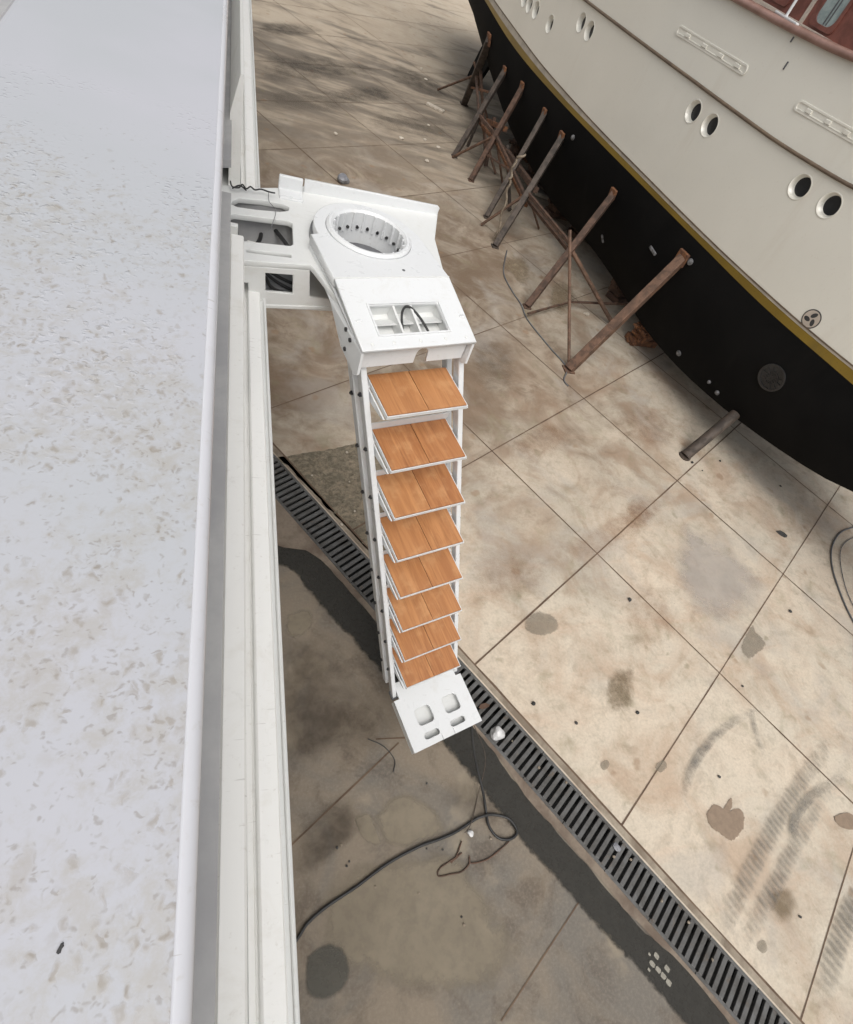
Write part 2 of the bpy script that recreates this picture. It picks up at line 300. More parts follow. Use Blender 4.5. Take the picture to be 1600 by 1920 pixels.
def add_box(bm, c, ax, ay, az, sx, sy, sz, bev=0.0):
    """box centred at c with unit axes and full sizes"""
    ax, ay, az, c = V(ax), V(ay), V(az), V(c)
    vs = [bm.verts.new(c + ax*(sx/2*i) + ay*(sy/2*j) + az*(sz/2*k)) for i in (-1, 1) for j in (-1, 1) for k in (-1, 1)]
    fs = [bm.faces.new([vs[i] for i in q]) for q in ((0,1,3,2),(4,6,7,5),(0,4,5,1),(2,3,7,6),(0,2,6,4),(1,5,7,3))]
    if bev: bmesh.ops.bevel(bm, geom=list({e for f in fs for e in f.edges}), offset=bev, segments=2, affect='EDGES', profile=0.5)
def add_beam(bm, a, b, w, t, up=(0, 0, 1), bev=0.0, over=0.0):
    a, b = V(a), V(b); d = (b-a).normalized(); s = d.cross(V(up)).normalized(); u = s.cross(d)
    add_box(bm, (a+b)/2, d, s, u, (b-a).length+over, w, t, bev)
def catmull(pts, n=6):
    P = [V(p) for p in pts]; out = []
    for i in range(len(P)-1):
        p0, p1, p2, p3 = P[max(i-1, 0)], P[i], P[i+1], P[min(i+2, len(P)-1)]
        for k in range(n):
            t = k/n
            out.append(0.5*((2*p1)+(p2-p0)*t+(2*p0-5*p1+4*p2-p3)*t*t+(3*p1-p0-3*p2+p3)*t**3))
    out.append(P[-1]); return out
def add_tube(bm, pts, r, seg=8, caps=True):
    P = [V(p) for p in pts]; rings = []; ref = V((0, 0, 1))
    for i, p in enumerate(P):
        d = (P[min(i+1, len(P)-1)]-P[max(i-1, 0)]).normalized()
        if abs(d.dot(ref)) > 0.95: ref = V((1, 0, 0)) if abs(d.x) < 0.9 else V((0, 1, 0))
        s = d.cross(ref).normalized(); u = s.cross(d)
        rr = r[i] if isinstance(r, (list, tuple)) else r
        rings.append([bm.verts.new(p+s*(rr*math.cos(2*math.pi*k/seg))+u*(rr*math.sin(2*math.pi*k/seg))) for k in range(seg)])
    for a, b in zip(rings, rings[1:]):
        for k in range(seg): bm.faces.new((a[k], a[(k+1) % seg], b[(k+1) % seg], b[k]))
    if caps: bm.faces.new(rings[0][::-1]); bm.faces.new(rings[-1])
def add_cyl(bm, a, b, r, seg=16): add_tube(bm, [a, b], r, seg)
def loft(bm, rings, close=True, capends=False):
    R_ = [[bm.verts.new(V(p)) for p in r] for r in rings]; n = len(R_[0])
    for a, b in zip(R_, R_[1:]):
        for k in range(n if close else n-1): bm.faces.new((a[k], a[(k+1) % n], b[(k+1) % n], b[k]))
    if capends: bm.faces.new(R_[0][::-1]); bm.faces.new(R_[-1])
    return R_
def flat(bm, pts, z=None):
    return bm.faces.new([bm.verts.new((p[0], p[1], p[2] if z is None else z)) for p in pts])
def plate(name, outline, holes, thick, mat, parent, mtx, bevel=0.004):
    """flat plate with holes: 2D outline filled and extruded downwards from local z = 0, placed by mtx"""
    cu = bpy.data.curves.new(name, 'CURVE'); cu.dimensions = '2D'; cu.fill_mode = 'BOTH'
    cu.extrude = thick/2-bevel; cu.bevel_depth = bevel; cu.bevel_resolution = 1; cu.offset = -bevel
    for ring in [outline]+holes:
        sp = cu.splines.new('POLY'); sp.points.add(len(ring)-1); sp.use_cyclic_u = True
        for p, q in zip(sp.points, ring): p.co = (q[0], q[1], 0, 1)
    tmp = bpy.data.objects.new(name, cu); COL.objects.link(tmp)
    bpy.context.view_layer.update()
    me = bpy.data.meshes.new_from_object(tmp.evaluated_get(bpy.context.evaluated_depsgraph_get()))
    bpy.data.objects.remove(tmp); bpy.data.curves.remove(cu)
    me.transform(Matrix.Translation((0, 0, -thick/2))); me.transform(mtx)
    if mtx.determinant() < 0: me.flip_normals()
    me.materials.clear(); me.materials.append(mat); me.name = name
    o = bpy.data.objects.new(name, me); COL.objects.link(o)
    if parent: o.parent = parent; o.matrix_parent_inverse = parent.matrix_world.inverted()
    return o
def frame(o, x, y, z):
    o, x, y, z = V(o), V(x), V(y), V(z)
    return Matrix(((x.x, y.x, z.x, o.x), (x.y, y.y, z.y, o.y), (x.z, y.z, z.z, o.z), (0, 0, 0, 1)))
def arc(cx, cy, r, a0, a1, n=24): return [(cx+r*math.cos(R(a0+(a1-a0)*i/n)), cy+r*math.sin(R(a0+(a1-a0)*i/n))) for i in range(n+1)]
def rrect(x0, y0, x1, y1, r, n=5):
    return arc(x1-r, y1-r, r, 0, 90, n)+arc(x0+r, y1-r, r, 90, 180, n)+arc(x0+r, y0+r, r, 180, 270, n)+arc(x1-r, y0+r, r, 270, 360, n)
def blob_sheet(name, pts, mat, z, smooth_n=5, label=None):
    """flat residue: outline ring (soft=0), inner ring, centre (soft=1)"""
    P = catmull([V((p[0], p[1], z)) for p in pts]+[V((pts[0][0], pts[0][1], z))], smooth_n)[:-1]
    c = sum(P, V((0, 0, 0)))/len(P); bm = bmesh.new(); ly = bm.verts.layers.float.new('soft')
    o = [bm.verts.new(p) for p in P]; i1 = [bm.verts.new(p.lerp(c, 0.45)) for p in P]; ce = bm.verts.new(c)
    for v in i1: v[ly] = 0.8
    ce[ly] = 1.0; n = len(P)
    for k in range(n):
        bm.faces.new((o[k], o[(k+1) % n], i1[(k+1) % n], i1[k])); bm.faces.new((i1[k], i1[(k+1) % n], ce))
    return structure(name, bm, mat)
def ribbon(name, pts, w, mat, z, soft=None, lug=60.0, n=8):
    P = catmull([(p[0], p[1], z) for p in pts], n); bm = bmesh.new()
    ly = bm.verts.layers.float.new('soft'); lg = bm.verts.layers.float.new('lug'); prev = None; s = 0.0
    for i, p in enumerate(P):
        d = (P[min(i+1, len(P)-1)]-P[max(i-1, 0)]).normalized(); sd = V((d.y, -d.x, 0))
        if i: s += (p-P[i-1]).length
        t = i/(len(P)-1); e = min(1.0, t*3, (1-t)*3)
        if soft: e *= soft[0]+(soft[1]-soft[0])*t
        row = []
        for q, sf in ((-0.5, 0.0), (-0.3, 0.75), (0, 0.9), (0.3, 0.75), (0.5, 0.0)):
            v = bm.verts.new(p+sd*(w*q)); v[ly] = sf*e; v[lg] = s*lug+q*2.2; row.append(v)
        if prev:
            for a in range(4): bm.faces.new((prev[a], prev[a+1], row[a+1], row[a]))
        prev = row
    return structure(name, bm, mat)
def strip(bm, a, b, w, z, jit=0.15, step=0.25):
    """narrow flat strip with slightly ragged edges"""
    a = V((a[0], a[1], z)); b = V((b[0], b[1], z)); d = (b-a); L = d.length; d.normalize(); s = V((d.y, -d.x, 0))
    n = max(2, int(L/step)); prev = None
    for i in range(n+1):
        p = a+d*(L*i/n); row = (bm.verts.new(p+s*(w/2*(1+random.uniform(-jit, jit)*2))), bm.verts.new(p-s*(w/2*(1+random.uniform(-jit, jit)*2))))
        if prev: bm.faces.new((prev[0], row[0], row[1], prev[1]))
        prev = row

# ------------------------------------------------------------------ the yard floor
GD = V((0.5612, -0.8277, 0)); GN = V((0.8277, 0.5612, 0))     # along and across the drain
N0, N1, NK = 2.522, 2.881, 2.964                                # drain edges, kerb joint
def dn(s, n, z=0.0): return GD*s+GN*n+V((0, 0, z))
bm = bmesh.new(); flat(bm, [dn(-160, N1), dn(160, N1), dn(160, 180), dn(-160, 180)]); bm.normal_update()
if bm.faces[:][0].normal.z < 0: bmesh.ops.reverse_faces(bm, faces=bm.faces[:])
structure('ground', bm, M_ground)
bm = bmesh.new(); flat(bm, [dn(-160, -180), dn(160, -180), dn(160, N0), dn(-160, N0)]); bm.normal_update()
if bm.faces[:][0].normal.z < 0: bmesh.ops.reverse_faces(bm, faces=bm.faces[:])
structure('pavement', bm, M_pave)
bm = bmesh.new()
for a, b in (((N0, 0), (N0, -0.22)), ((N0, -0.22), (N1, -0.22)), ((N1, -0.22), (N1, 0))):
    bm.faces.new([bm.verts.new(v) for v in (dn(-160, a[0], a[1]), dn(160, a[0], a[1]), dn(160, b[0], b[1]), dn(-160, b[0], b[1]))])
structure('drain_channel', bm, M_void)
bm = bmesh.new(); strip(bm, dn(-12, (N1+NK)/2+0.006), dn(12, (N1+NK)/2+0.006), NK-N1-0.016, 0.004, 0.03)
structure('kerb', bm, M_kerb)
bm = bmesh.new()
GA = V((0.5392, -0.8422, 0)); GB = V((0.8422, 0.5392, 0)); GO = V((5.4505, 5.9295, 0))
for k in (-0, 1, -1, 2, 3): strip(bm, GO+GB*(2.398*k)-GA*24, GO+GB*(2.398*k)+GA*14, 0.016 if k else 0.020, 0.004)
for i in range(-13, 9):
    base = GO+GA*(1.9435*i); n0 = base.dot(GN); st_ = base-GB*((n0-NK)/GB.dot(GN))
    strip(bm, st_, st_+GB*22, 0.018 if i in (0, 1) else 0.013, 0.0044)
strip(bm, dn(-12, NK), dn(12, NK), 0.02, 0.0048, 0.2)
structure('ground_joints', bm, M_joint)
bm = bmesh.new()
pj = [[0.53, 0.379], [1.523, 1.039], [1.985, -0.94], [2.873, -0.387], [1.319, 1.094], [1.588, 1.073]]
strip(bm, pj[0], pj[1], 0.014, 0.004); strip(bm, pj[2], pj[3], 0.011, 0.004); strip(bm, pj[4], pj[5], 0.012, 0.0044)
structure('pavement_joints', bm, M_joint)
# muddy kerb and tarred strip on the near side of the drain
tr = [[0.324, 3.184], [0.582, 3.082], [0.787, 3.05], [0.965, 2.908], [1.129, 2.691], [1.302, 2.431], [1.479, 2.166], [1.89, 1.58], [2.314, 1.006], [2.604, 0.474], [3.038, -0.164], [3.37, -0.664], [3.657, -0.977], [3.9, -1.37], [4.287, -1.935]]
tl = [[0.321, 2.918], [0.595, 2.867], [0.712, 2.76], [0.818, 2.577], [0.957, 2.379], [1.085, 2.208], [1.191, 2.063], [1.389, 1.776], [1.934, 0.992], [2.203, 0.594], [2.459, 0.162], [2.708, -0.177], [2.857, -0.399], [3.049, -0.652], [3.289, -0.962], [3.488, -1.278], [3.808, -1.817]]
bm = bmesh.new(); ly = bm.verts.layers.float.new('soft')
def resample(P, n):
    P = catmull([(p[0], p[1], 0) for p in P], 6); L = [0]
    for a, b in zip(P, P[1:]): L.append(L[-1]+(b-a).length)
    out = []; j = 0
    for i in range(n):
        t = L[-1]*i/(n-1)
        while j < len(L)-2 and L[j+1] < t: j += 1
        out.append(P[j].lerp(P[j+1], (t-L[j])/max(1e-6, L[j+1]-L[j])))
    return out
tr = list(tr)+[tuple(dn(7, 2.40))[:2], tuple(dn(10, 2.36))[:2], tuple(dn(14, 2.38))[:2]]; tl = list(tl)+[tuple(dn(7.1, 2.06))[:2], tuple(dn(10, 2.0))[:2], tuple(dn(14, 2.03))[:2]]
a_, b_ = resample(tr, 200), resample(tl, 200); prev = None
for p, q in zip(a_, b_):
    jr = random.uniform(-0.012, 0.012); jl = random.uniform(-0.012, 0.012); d = (p-q).normalized()
    row = [bm.verts.new(v+V((0, 0, 0.006))) for v in (p+d*(jr+.015), p.lerp(q, .12), p.lerp(q, .72), q-d*(0.04-jl))]
    row[0][ly] = 0.6; row[1][ly] = 1.0; row[2][ly] = 0.95
    if prev:
        for m_ in range(3): bm.faces.new((prev[m_], row[m_], row[m_+1], prev[m_+1]))
    prev = row
structure('tar_strip', bm, M_tar)
bm = bmesh.new(); prev = None
for i in range(140):
    s = -9+23*i/139; w = 0.012*random.uniform(-1, 1)
    best = min(a_, key=lambda p: abs((p-dn(s, 0)).dot(GD)))
    nin = best.dot(GN)+0.015 if -2.55 < s < 13.5 else N0-0.1
    row = (bm.verts.new(dn(s, N0-0.004, 0.0105)), bm.verts.new(dn(s, min(nin+w, N0-0.03), 0.0105)))
    if prev: bm.faces.new((prev[0], row[0], row[1], prev[1]))
    prev = row
structure('kerb', bm, M_kerb2)
# broken rubble beside the drain
bm = bmesh.new()
rp = [[0.48, 4.256], [0.816, 4.364], [1.203, 4.472], [1.588, 4.602], [2.021, 4.524], [2.401, 4.245], [2.206, 3.579], [1.863, 2.723], [1.653, 2.844], [1.336, 3.264], [1.017, 3.703], [0.674, 4.175]]
rr_ = catmull([(p[0], p[1], 0.004) for p in rp]+[(rp[0][0], rp[0][1], 0.004)], 8)[:-1]
bm.faces.new([bm.verts.new(p+V((random.uniform(-.012, .012), random.uniform(-.012, .012), 0))) for p in rr_])
structure('broken_ground', bm, M_rubble)
# stains and tyre prints (dirt lying on the concrete)
ST = [
 ('ground_stain', M_brownspot, [[3.934, 1.454], [4.166, 1.575], [4.365, 1.53], [4.303, 1.294], [4.149, 1.079], [3.914, 1.02], [3.776, 1.088], [3.824, 1.278]]),
 ('ground_stain', M_wetspot, [[4.499, 0.026], [4.635, 0.101], [4.721, 0.069], [4.749, 0.046], [4.816, 0.084], [4.916, 0.129], [4.871, 0.047], [4.81, 0.008], [4.906, 0.023], [4.986, -0.008], [4.94, -0.12], [4.853, -0.185], [4.678, -0.24], [4.577, -0.161], [4.488, -0.083]]),
 ('ground_stain', M_greyspot, [[6.14, 1.742], [6.442, 1.943], [6.441, 1.833], [6.5, 1.757], [6.489, 1.636], [6.282, 1.551], [6.082, 1.483], [6.007, 1.597]]),
 ('ground_stain', M_greyspot, [[4.157, 0.538], [4.27, 0.559], [4.283, 0.492], [4.176, 0.445], [4.12, 0.492]]),
 ('ground_stain', M_greyspot, [[3.519, 0.627], [3.603, 0.646], [3.615, 0.586], [3.535, 0.547], [3.494, 0.582]]),
 ('ground_stain', M_greyspot, [[4.501, -0.98], [4.583, -0.974], [4.591, -1.036], [4.518, -1.066], [4.473, -1.02]]),
 ('ground_stain', M_wetspot, [[6.117, -0.233], [6.281, -0.217], [6.415, -0.257], [6.344, -0.382], [6.193, -0.364], [6.111, -0.297]]),
 ('ground_stain', M_redspot, [[3.841, 2.988], [4.578, 3.437], [5.675, 4.066], [6.391, 4.254], [6.279, 3.899], [5.312, 3.322], [4.522, 2.908], [3.911, 2.762]]),
 ('ground_stain', M_redspot, [[4.911, 2.672], [5.382, 2.586], [5.355, 2.138], [4.793, 1.625], [4.321, 1.594], [4.408, 2.109]]),
 ('ground_stain', M_redspot, [[2.705, 3.062], [3.315, 3.215], [3.787, 2.837], [3.564, 2.414], [2.844, 2.307], [2.492, 2.448]]),
 ('ground_stain', M_redspot, [[3.622, 4.808], [4.391, 5.305], [5.038, 5.266], [4.633, 4.695], [3.816, 4.34]]),
 ('ground_stain', M_redspot, [[5.024, 3.667], [5.53, 3.963], [5.824, 3.785], [5.496, 3.325], [5.004, 3.233]]),
 ('ground_stain', M_palegrey, [[6.172, 3.703], [6.665, 3.342], [7.223, 2.633], [6.303, 1.877], [5.568, 1.985], [5.382, 2.586]]),
 ('ground_stain', M_brownspot, [[6.177, 9.515], [6.601, 9.454], [6.434, 8.698], [5.765, 8.041], [5.57, 8.476]]),

 ('ground_stain', M_redspot, [[6.051, 5.734], [6.948, 5.974], [7.405, 5.522], [6.701, 4.865], [5.878, 4.906], [5.557, 5.322]]),
 ('ground_stain', M_greyspot, [[3.125, 2.135], [3.368, 2.254], [3.575, 2.147], [3.564, 2.018], [3.329, 1.937], [3.119, 2.01]]),
 ('ground_stain', M_brownspot, [[5.144, 9.939], [5.703, 10.164], [5.693, 9.554], [5.276, 8.815], [5.103, 9.197], [4.898, 9.49]]),
 ('ground_stain', M_mudspot, [[3.838, 7.309], [4.283, 7.127], [4.452, 6.37], [4.026, 5.593], [3.535, 5.752], [3.534, 6.462]]),
 ('ground_stain', M_brownspot, [[4.861, -0.66], [5.136, -0.666], [5.148, -0.836], [4.858, -0.942], [4.757, -0.804]]),
 ('ground_stain', M_darkspot, [[1.898, 15.699], [2.65, 16.809], [3.734, 17.55], [4.294, 17.315], [3.864, 16.466], [2.94, 15.769], [2.12, 15.33]]),
 ('ground_stain', M_darkspot, [[0.336, 16.958], [1.529, 18.183], [2.836, 18.645], [4.092, 18.965], [3.461, 17.707], [1.407, 15.814], [0.328, 15.311]]),
 ('ground_stain', M_darkspot, [[0.347, 19.285], [1.649, 20.51], [2.565, 20.593], [1.579, 19.143], [0.342, 18.224]]),
 ('ground_stain', M_darkspot, [[3.688, 19.444], [4.707, 19.792], [5.636, 19.37], [6.086, 18.326], [5.269, 17.572], [4.07, 17.8]]),
 ('ground_stain', M_mudspot, [[0.439, 14.942], [1.923, 16.036], [2.924, 15.633], [1.806, 14.446], [0.429, 13.947]]),
 ('ground_stain', M_mudspot, [[2.469, 15.026], [4.121, 16.277], [5.745, 16.174], [5.166, 14.331], [4.109, 14.587], [2.773, 14.355]]),
 ('pavement_stain', M_lightspot, [[1.174, 0.509], [1.424, 0.654], [1.654, 0.601], [1.851, 0.369], [1.779, 0.261], [1.446, 0.219], [1.236, 0.309]]),
 ('pavement_stain', M_lightspot, [[1.043, 0.529], [1.178, 0.548], [1.23, 0.424], [1.275, 0.266], [1.148, 0.305], [1.074, 0.41]]),
 ('pavement_stain', M_lightspot, [[0.633, 0.062], [0.926, 0.215], [1.356, 0.216], [1.902, 0.164], [2.171, -0.287], [2.343, -0.66], [1.848, -0.806], [1.076, -0.581], [0.687, -0.294]]),
 ('pavement_stain', M_mudspot, [[0.596, 1.425], [0.95, 1.485], [1.279, 1.359], [1.353, 1.164], [1.007, 1.068], [0.646, 1.067]]),
 ('pavement_stain', M_mudspot, [[0.61, 0.373], [1.055, 0.644], [1.213, 0.465], [0.932, 0.285], [0.64, 0.194]]),
 ('pavement_stain', M_umber, [[0.409, 2.181], [0.908, 2.211], [1.322, 1.703], [1.599, 1.137], [1.265, 0.864], [0.81, 0.88], [0.385, 0.975]]),
 ('pavement_stain', M_umber, [[0.558, 0.563], [0.975, 0.736], [1.169, 0.471], [0.841, 0.194], [0.521, 0.148]]),
 ('pavement_stain', M_greypatch, [[0.613, -0.279], [0.767, -0.234], [0.914, -0.309], [0.933, -0.493], [0.776, -0.574], [0.6, -0.507]]),
 ('pavement_stain', M_lightspot, [[0.585, 2.337], [0.817, 2.384], [0.857, 2.213], [0.697, 2.059], [0.582, 2.119]]),
 ('pavement_stain', M_mudspot, [[2.132, 0.709], [2.449, 0.32], [2.314, 0.217], [1.946, 0.354], [1.694, 0.554], [1.831, 0.748]]),
]
for i, (nm, mt, pts) in enumerate(ST): blob_sheet(nm, pts, mt, 0.0056+0.0007*i if nm == 'ground_stain' else 0.0022+0.0001*i)
ribbon('tyre_mark', [[4.316, 0.156], [4.446, 0.336], [4.72, 0.541], [5.141, 0.742], [5.627, 0.876], [6.333, 1.024]], 0.125, M_tyre, 0.022, (1.0, 0.35))
ribbon('tyre_mark', [[5.379, -0.407], [5.467, -0.271], [5.699, -0.112], [6.163, 0.039], [6.959, 0.143]], 0.13, M_tyre, 0.0224, (1.1, 0.6))
ribbon('tyre_mark', [[5.723, 0.956], [5.644, 0.756], [5.588, 0.535], [5.563, 0.32]], 0.10, M_tyre, 0.0228, (1.0, 0.15))
ribbon('tyre_mark', [[7.26, 0.68], [6.162, 0.244], [5.142, -0.267], [4.453, -0.668], [3.961, -0.954]], 0.21, M_tread, 0.0232, (0.8, 0.9), 90)
ribbon('tyre_mark', [[6.971, 0.257], [6.077, -0.065], [5.271, -0.471], [4.614, -0.817], [4.144, -1.027]], 0.19, M_tread, 0.0236, (0.6, 0.9), 90)
ribbon('tyre_mark', [[6.27, -0.776], [5.657, -1.014], [5.234, -1.248], [4.736, -1.604]], 0.24, M_tread, 0.024, (1.2, 0.8), 80)
dabs = [[3.439, -0.859], [3.376, -0.898], [3.413, -0.943], [3.501, -0.955], [3.443, -0.99], [3.473, -1.037], [3.379, -0.836], [3.329, -0.926]]
for i, p in enumerate(dabs):
    s = 0.028 if i < 6 else 0.014
    blob_sheet('paint_dab', [(p[0]+GD.x*a*s+GN.x*b*s*0.8, p[1]+GD.y*a*s+GN.y*b*s*0.8) for a, b in ((-1, -.6), (-.6, -1), (.6, -1), (1, -.6), (1, .6), (.6, 1), (-.6, 1), (-1, .6))], M_paintspot, 0.0125, 2)

# ------------------------------------------------------------------ drainage grate
gt = thing('drainage_grate', dn(0.5, 2.70), 'long dark iron drainage grate of cross bars sunk in the yard floor', 'drain grate')
pitch = 0.0707; npan = 12; pl = pitch*7
for i in range(-11, 14):
    s0 = i*pl; bm = bmesh.new(); ht = 0.032; zc = -0.011+random.uniform(-.0015, .0015)
    L = pl-0.004; mid = s0+pl/2
    for nn in (N0+0.016, N1-0.016): add_box(bm, dn(mid, nn, zc), GD, GN, (0, 0, 1), L, 0.03, ht, 0.003)
    for j in range(7):
        if i*7+j in (11, 30, -9) : pass
        add_box(bm, dn(s0+pitch*(j+0.5), (N0+N1)/2, zc), GD, GN, (0, 0, 1), pitch*0.58, N1-N0-0.064, ht*0.96, 0.004)
    link('grate_panel', bm, M_iron, gt)

# ------------------------------------------------------------------ own yacht (the side we look down along)
yt = thing('white_yacht', (-1.0, 3.0, 2.0), 'white yacht side with broad dirty rain spotted cap rail along the left', 'yacht')
def run(name, prof, mat, y0, y1, k, n=24, close=True):
    bm = bmesh.new(); loft(bm, [[(x-k*(y0+(y1-y0)*i/n), y0+(y1-y0)*i/n, z) for x, z in prof] for i in range(n+1)], close, close); bmesh.ops.recalc_face_normals(bm, faces=bm.faces[:])
    return link(name, bm, mat, yt)
def rnd(cx, cz, r, a0, a1, n=6): return [(cx+r*math.cos(R(a0+(a1-a0)*i/n)), cz+r*math.sin(R(a0+(a1-a0)*i/n))) for i in range(n+1)]
o_ = run('cap_rail', [(-0.06, 4.44), (-0.0235, 4.470), (-0.0235, 4.4999), (-0.024, 4.5)]+rnd(-0.405, 4.48, 0.02, 90, 180, 5)+[(-0.425, 4.40), (-0.40, 4.38), (-0.10, 4.38)], M_gel, -3, 16, 0.0055, 40)
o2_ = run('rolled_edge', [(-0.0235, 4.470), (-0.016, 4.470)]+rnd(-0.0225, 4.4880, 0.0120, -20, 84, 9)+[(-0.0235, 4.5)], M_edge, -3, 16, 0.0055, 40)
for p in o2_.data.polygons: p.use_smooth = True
run('inner_bulwark', [(-0.405, 4.38), (-0.375, 4.38), (-0.375, 3.4), (-0.405, 3.4)], M_grey, -3, 16, 0.0055)
run('deck', [(-0.405, 3.5), (-3.2, 3.5), (-3.2, 3.42), (-0.405, 3.42)], M_grey, -3, 16, 0.0055)
run('outer_bulwark', [(-0.10, 4.38), (-0.055, 4.38), (-0.055, 3.10), (-0.10, 3.10)], M_rail, -3, 16, 0.0055)
run('recess_floor', [(-0.055, 4.15), (0.0055, 4.15), (0.0055, 4.13), (-0.055, 4.13)], M_grey, -3, 1.72, 0.004)  # raised into the light; its grey stands in for the shade of the recess
run('recess_floor', [(-0.055, 3.55), (0.022, 3.57), (0.022, 3.53), (-0.055, 3.51)], M_grey, 3.24, 16, 0.0088)
run('bulwark_plate', [(0.0065, 3.944), (0.0105, 3.95), (0.0455, 3.95), (0.0495, 3.944), (0.0495, 3.16), (0.0065, 3.16)], M_rail, -3, 1.86, 0.004)
run('bulwark_plate', [(0.012, 3.60), (0.062, 3.80), (0.078, 3.80), (0.078, 3.2), (0.012, 3.2)], M_rail, 3.72, 16, 0.0088)
run('rub_rail', [(0.085, 3.225), (0.100, 3.225), (0.103, 3.222), (0.107, 3.222), (0.110, 3.25), (0.116, 3.256), (0.167, 3.250), (0.172, 3.244), (0.173, 3.15), (0.085, 3.15)], M_rail, -3, 16, 0.0088, 40)
run('trim_strip', rnd(0.1955, 3.207, 0.007, 0, 360, 9)[:-1], M_white2, -3, 16, 0.0088)
run('sealant_line', [(0.173, 3.19), (0.188, 3.19), (0.188, 3.15), (0.173, 3.15)], M_seal, -3, 16, 0.0088)
run('side_plating', [(0.188, 3.20), (0.198, 3.19), (0.198, 3.0), (0.12, 2.2), (-0.05, 1.4), (-0.6, 0.7), (-1.6, 0.45), (-1.6, 3.2), (0.05, 3.2)], M_white2, -3, 16, 0.0088)
for y in (1.94, 2.05, 2.25, 2.42, 2.58):
    bm = bmesh.new(); add_box(bm, (-0.012, y, 3.5), (1, 0, 0), (0, 1, 0), (0, 0, 1), 0.085, 0.03, 0.18, 0.003)
    link('recess_rib', bm, M_white2, yt)
# dirt flake lying on the cap
bm = bmesh.new(); fc = [-0.091, 0.006, 4.5]
fl = [(-.0035, -.004), (-.001, -.0065), (.002, -.0055), (.0022, -.002), (.0045, .001), (.0035, .0055), (.0005, .0045), (-.001, .001)]
loft(bm, [[(fc[0]+x, fc[1]+y, 4.5003) for x, y in [(a*.5, b*.5) for a, b in fl]], [(fc[0]+x*0.4, fc[1]+y*0.4, 4.5015) for x, y in fl]], True, True)
tag(link('dirt_flake', bm, M_black), 'tiny black flake of debris lying on the white cap rail', 'debris')

# ------------------------------------------------------------------ boarding ladder hanging from the yacht's side
HW, HF, UPZ = V([0.955, 0.298, 0.0]), V([0.298, -0.955, 0.0]), V((0, 0, 1)); HC = V((0.705, 2.92, 3.5))
LW, LF, LS, LU, LO = V([0.959, 0.282, 0.003]), V([0.281, -0.956, -0.083]), V([0.083, -0.105, -0.302]), V([0.021, -0.08, 0.997]), V([0.77, 1.954, 3.092])
lad = thing('boarding_ladder', (0.9, 2.5, 3.4), 'white folding boarding ladder with eight teak treads hanging from a slewing ring bracket', 'boarding ladder')
# bracket plate bolted to the yacht (top face z = 3.42)
ZB = 3.42
bp = [[-0.108, 3.249], [0.097, 3.303], [0.253, 3.376], [0.402, 3.464], [0.622, 3.507], [0.966, 3.55], [1.26, 3.535], [1.164, 3.172], [1.136, 2.566], [0.861, 2.494], [0.512, 2.359], [0.401, 2.616], [0.384, 2.648], [0.093, 2.592], [-0.086, 2.574]]
slot = [[0.004, 3.118], [0.036, 3.166], [0.152, 3.194], [0.265, 3.203], [0.301, 3.178], [0.294, 3.141], [0.248, 3.111], [0.123, 3.081], [0.029, 3.069], [-0.001, 3.083]]
rect = [[-0.004, 2.975], [0.016, 2.994], [0.287, 3.033], [0.311, 3.016], [0.305, 2.811], [0.29, 2.791], [0.019, 2.748], [-0.001, 2.77]]
gro = [[0.074, 2.687], [0.292, 2.713], [0.291, 2.684], [0.074, 2.659]]
bslot = [[0.46, 3.446], [0.617, 3.46], [0.615, 3.434], [0.459, 3.42]]
ringhole = arc(HC.x, HC.y, 0.20, 0, 360, 40)[:-1]
br = plate('bracket', bp, [slot, rect, gro, bslot, ringhole], 0.03, M_white2, lad, Matrix.Translation((0, 0, ZB)), 0.003)
# under-box: front wall with cable window, side wall, floor
q = [[0.088, 2.59, 3.42], [0.384, 2.648, 3.42]]
fa, fb = V(q[0]), V(q[1]); fx = (fb-fa).normalized(); fy = V((0, 0, 1)); fz = fx.cross(fy)
fl_ = (fb-fa).length
win = [[0.167, 2.606, 3.36], [0.303, 2.632, 3.358], [0.316, 2.635, 3.247], [0.175, 2.607, 3.255]]
def loc2(p, o, x, y): d = V(p)-o; return (d.dot(x), d.dot(y))
plate('bracket_box', [(-0.10, -0.03), (fl_, -0.03), (fl_+0.02, -0.185), (fl_+0.22, -0.20), (fl_+0.22, -0.27), (0.015, -0.262), (0.0, -0.12), (-0.10, -0.12)], [[loc2(p, fa, fx, fy) for p in win]], 0.02, M_white2, lad, frame(fa+fz*0.0, fx, fy, fz), 0.003)
bm = bmesh.new()
add_beam(bm, fb+V((-.01, 0.01, -0.115)), fb+V((-0.03, 0.36, -0.115)), 0.02, 0.165, bev=0.002)
add_beam(bm, fb+V((0.22, 0.03, -0.235)), fb+V((0.35, 0.10, -0.235)), 0.02, 0.07, bev=0.002)
add_box(bm, (fa+fb)/2+V((0.06, 0.19, -0.25)), fx, fx.cross(UPZ)*-1, UPZ, fl_+0.30, 0.36, 0.02, 0.003)
link('bracket_web', bm, M_white2, lad)
for y in (3.065, 3.20):
    bm = bmesh.new(); add_box(bm, V((0.11, y, 3.315)), (0.992, 0.125, 0), (-0.125, 0.992, 0), (0, 0, 1), 0.46, 0.014, 0.15, 0.003); link('bracket_web', bm, M_grey, lad)
bm = bmesh.new(); add_box(bm, V((0.12, 2.98, 3.21)), (0.992, 0.125, 0), (-0.125, 0.992, 0), (0, 0, 1), 0.50, 0.56, 0.015, 0.003); link('bracket_floor', bm, M_midgrey, lad)
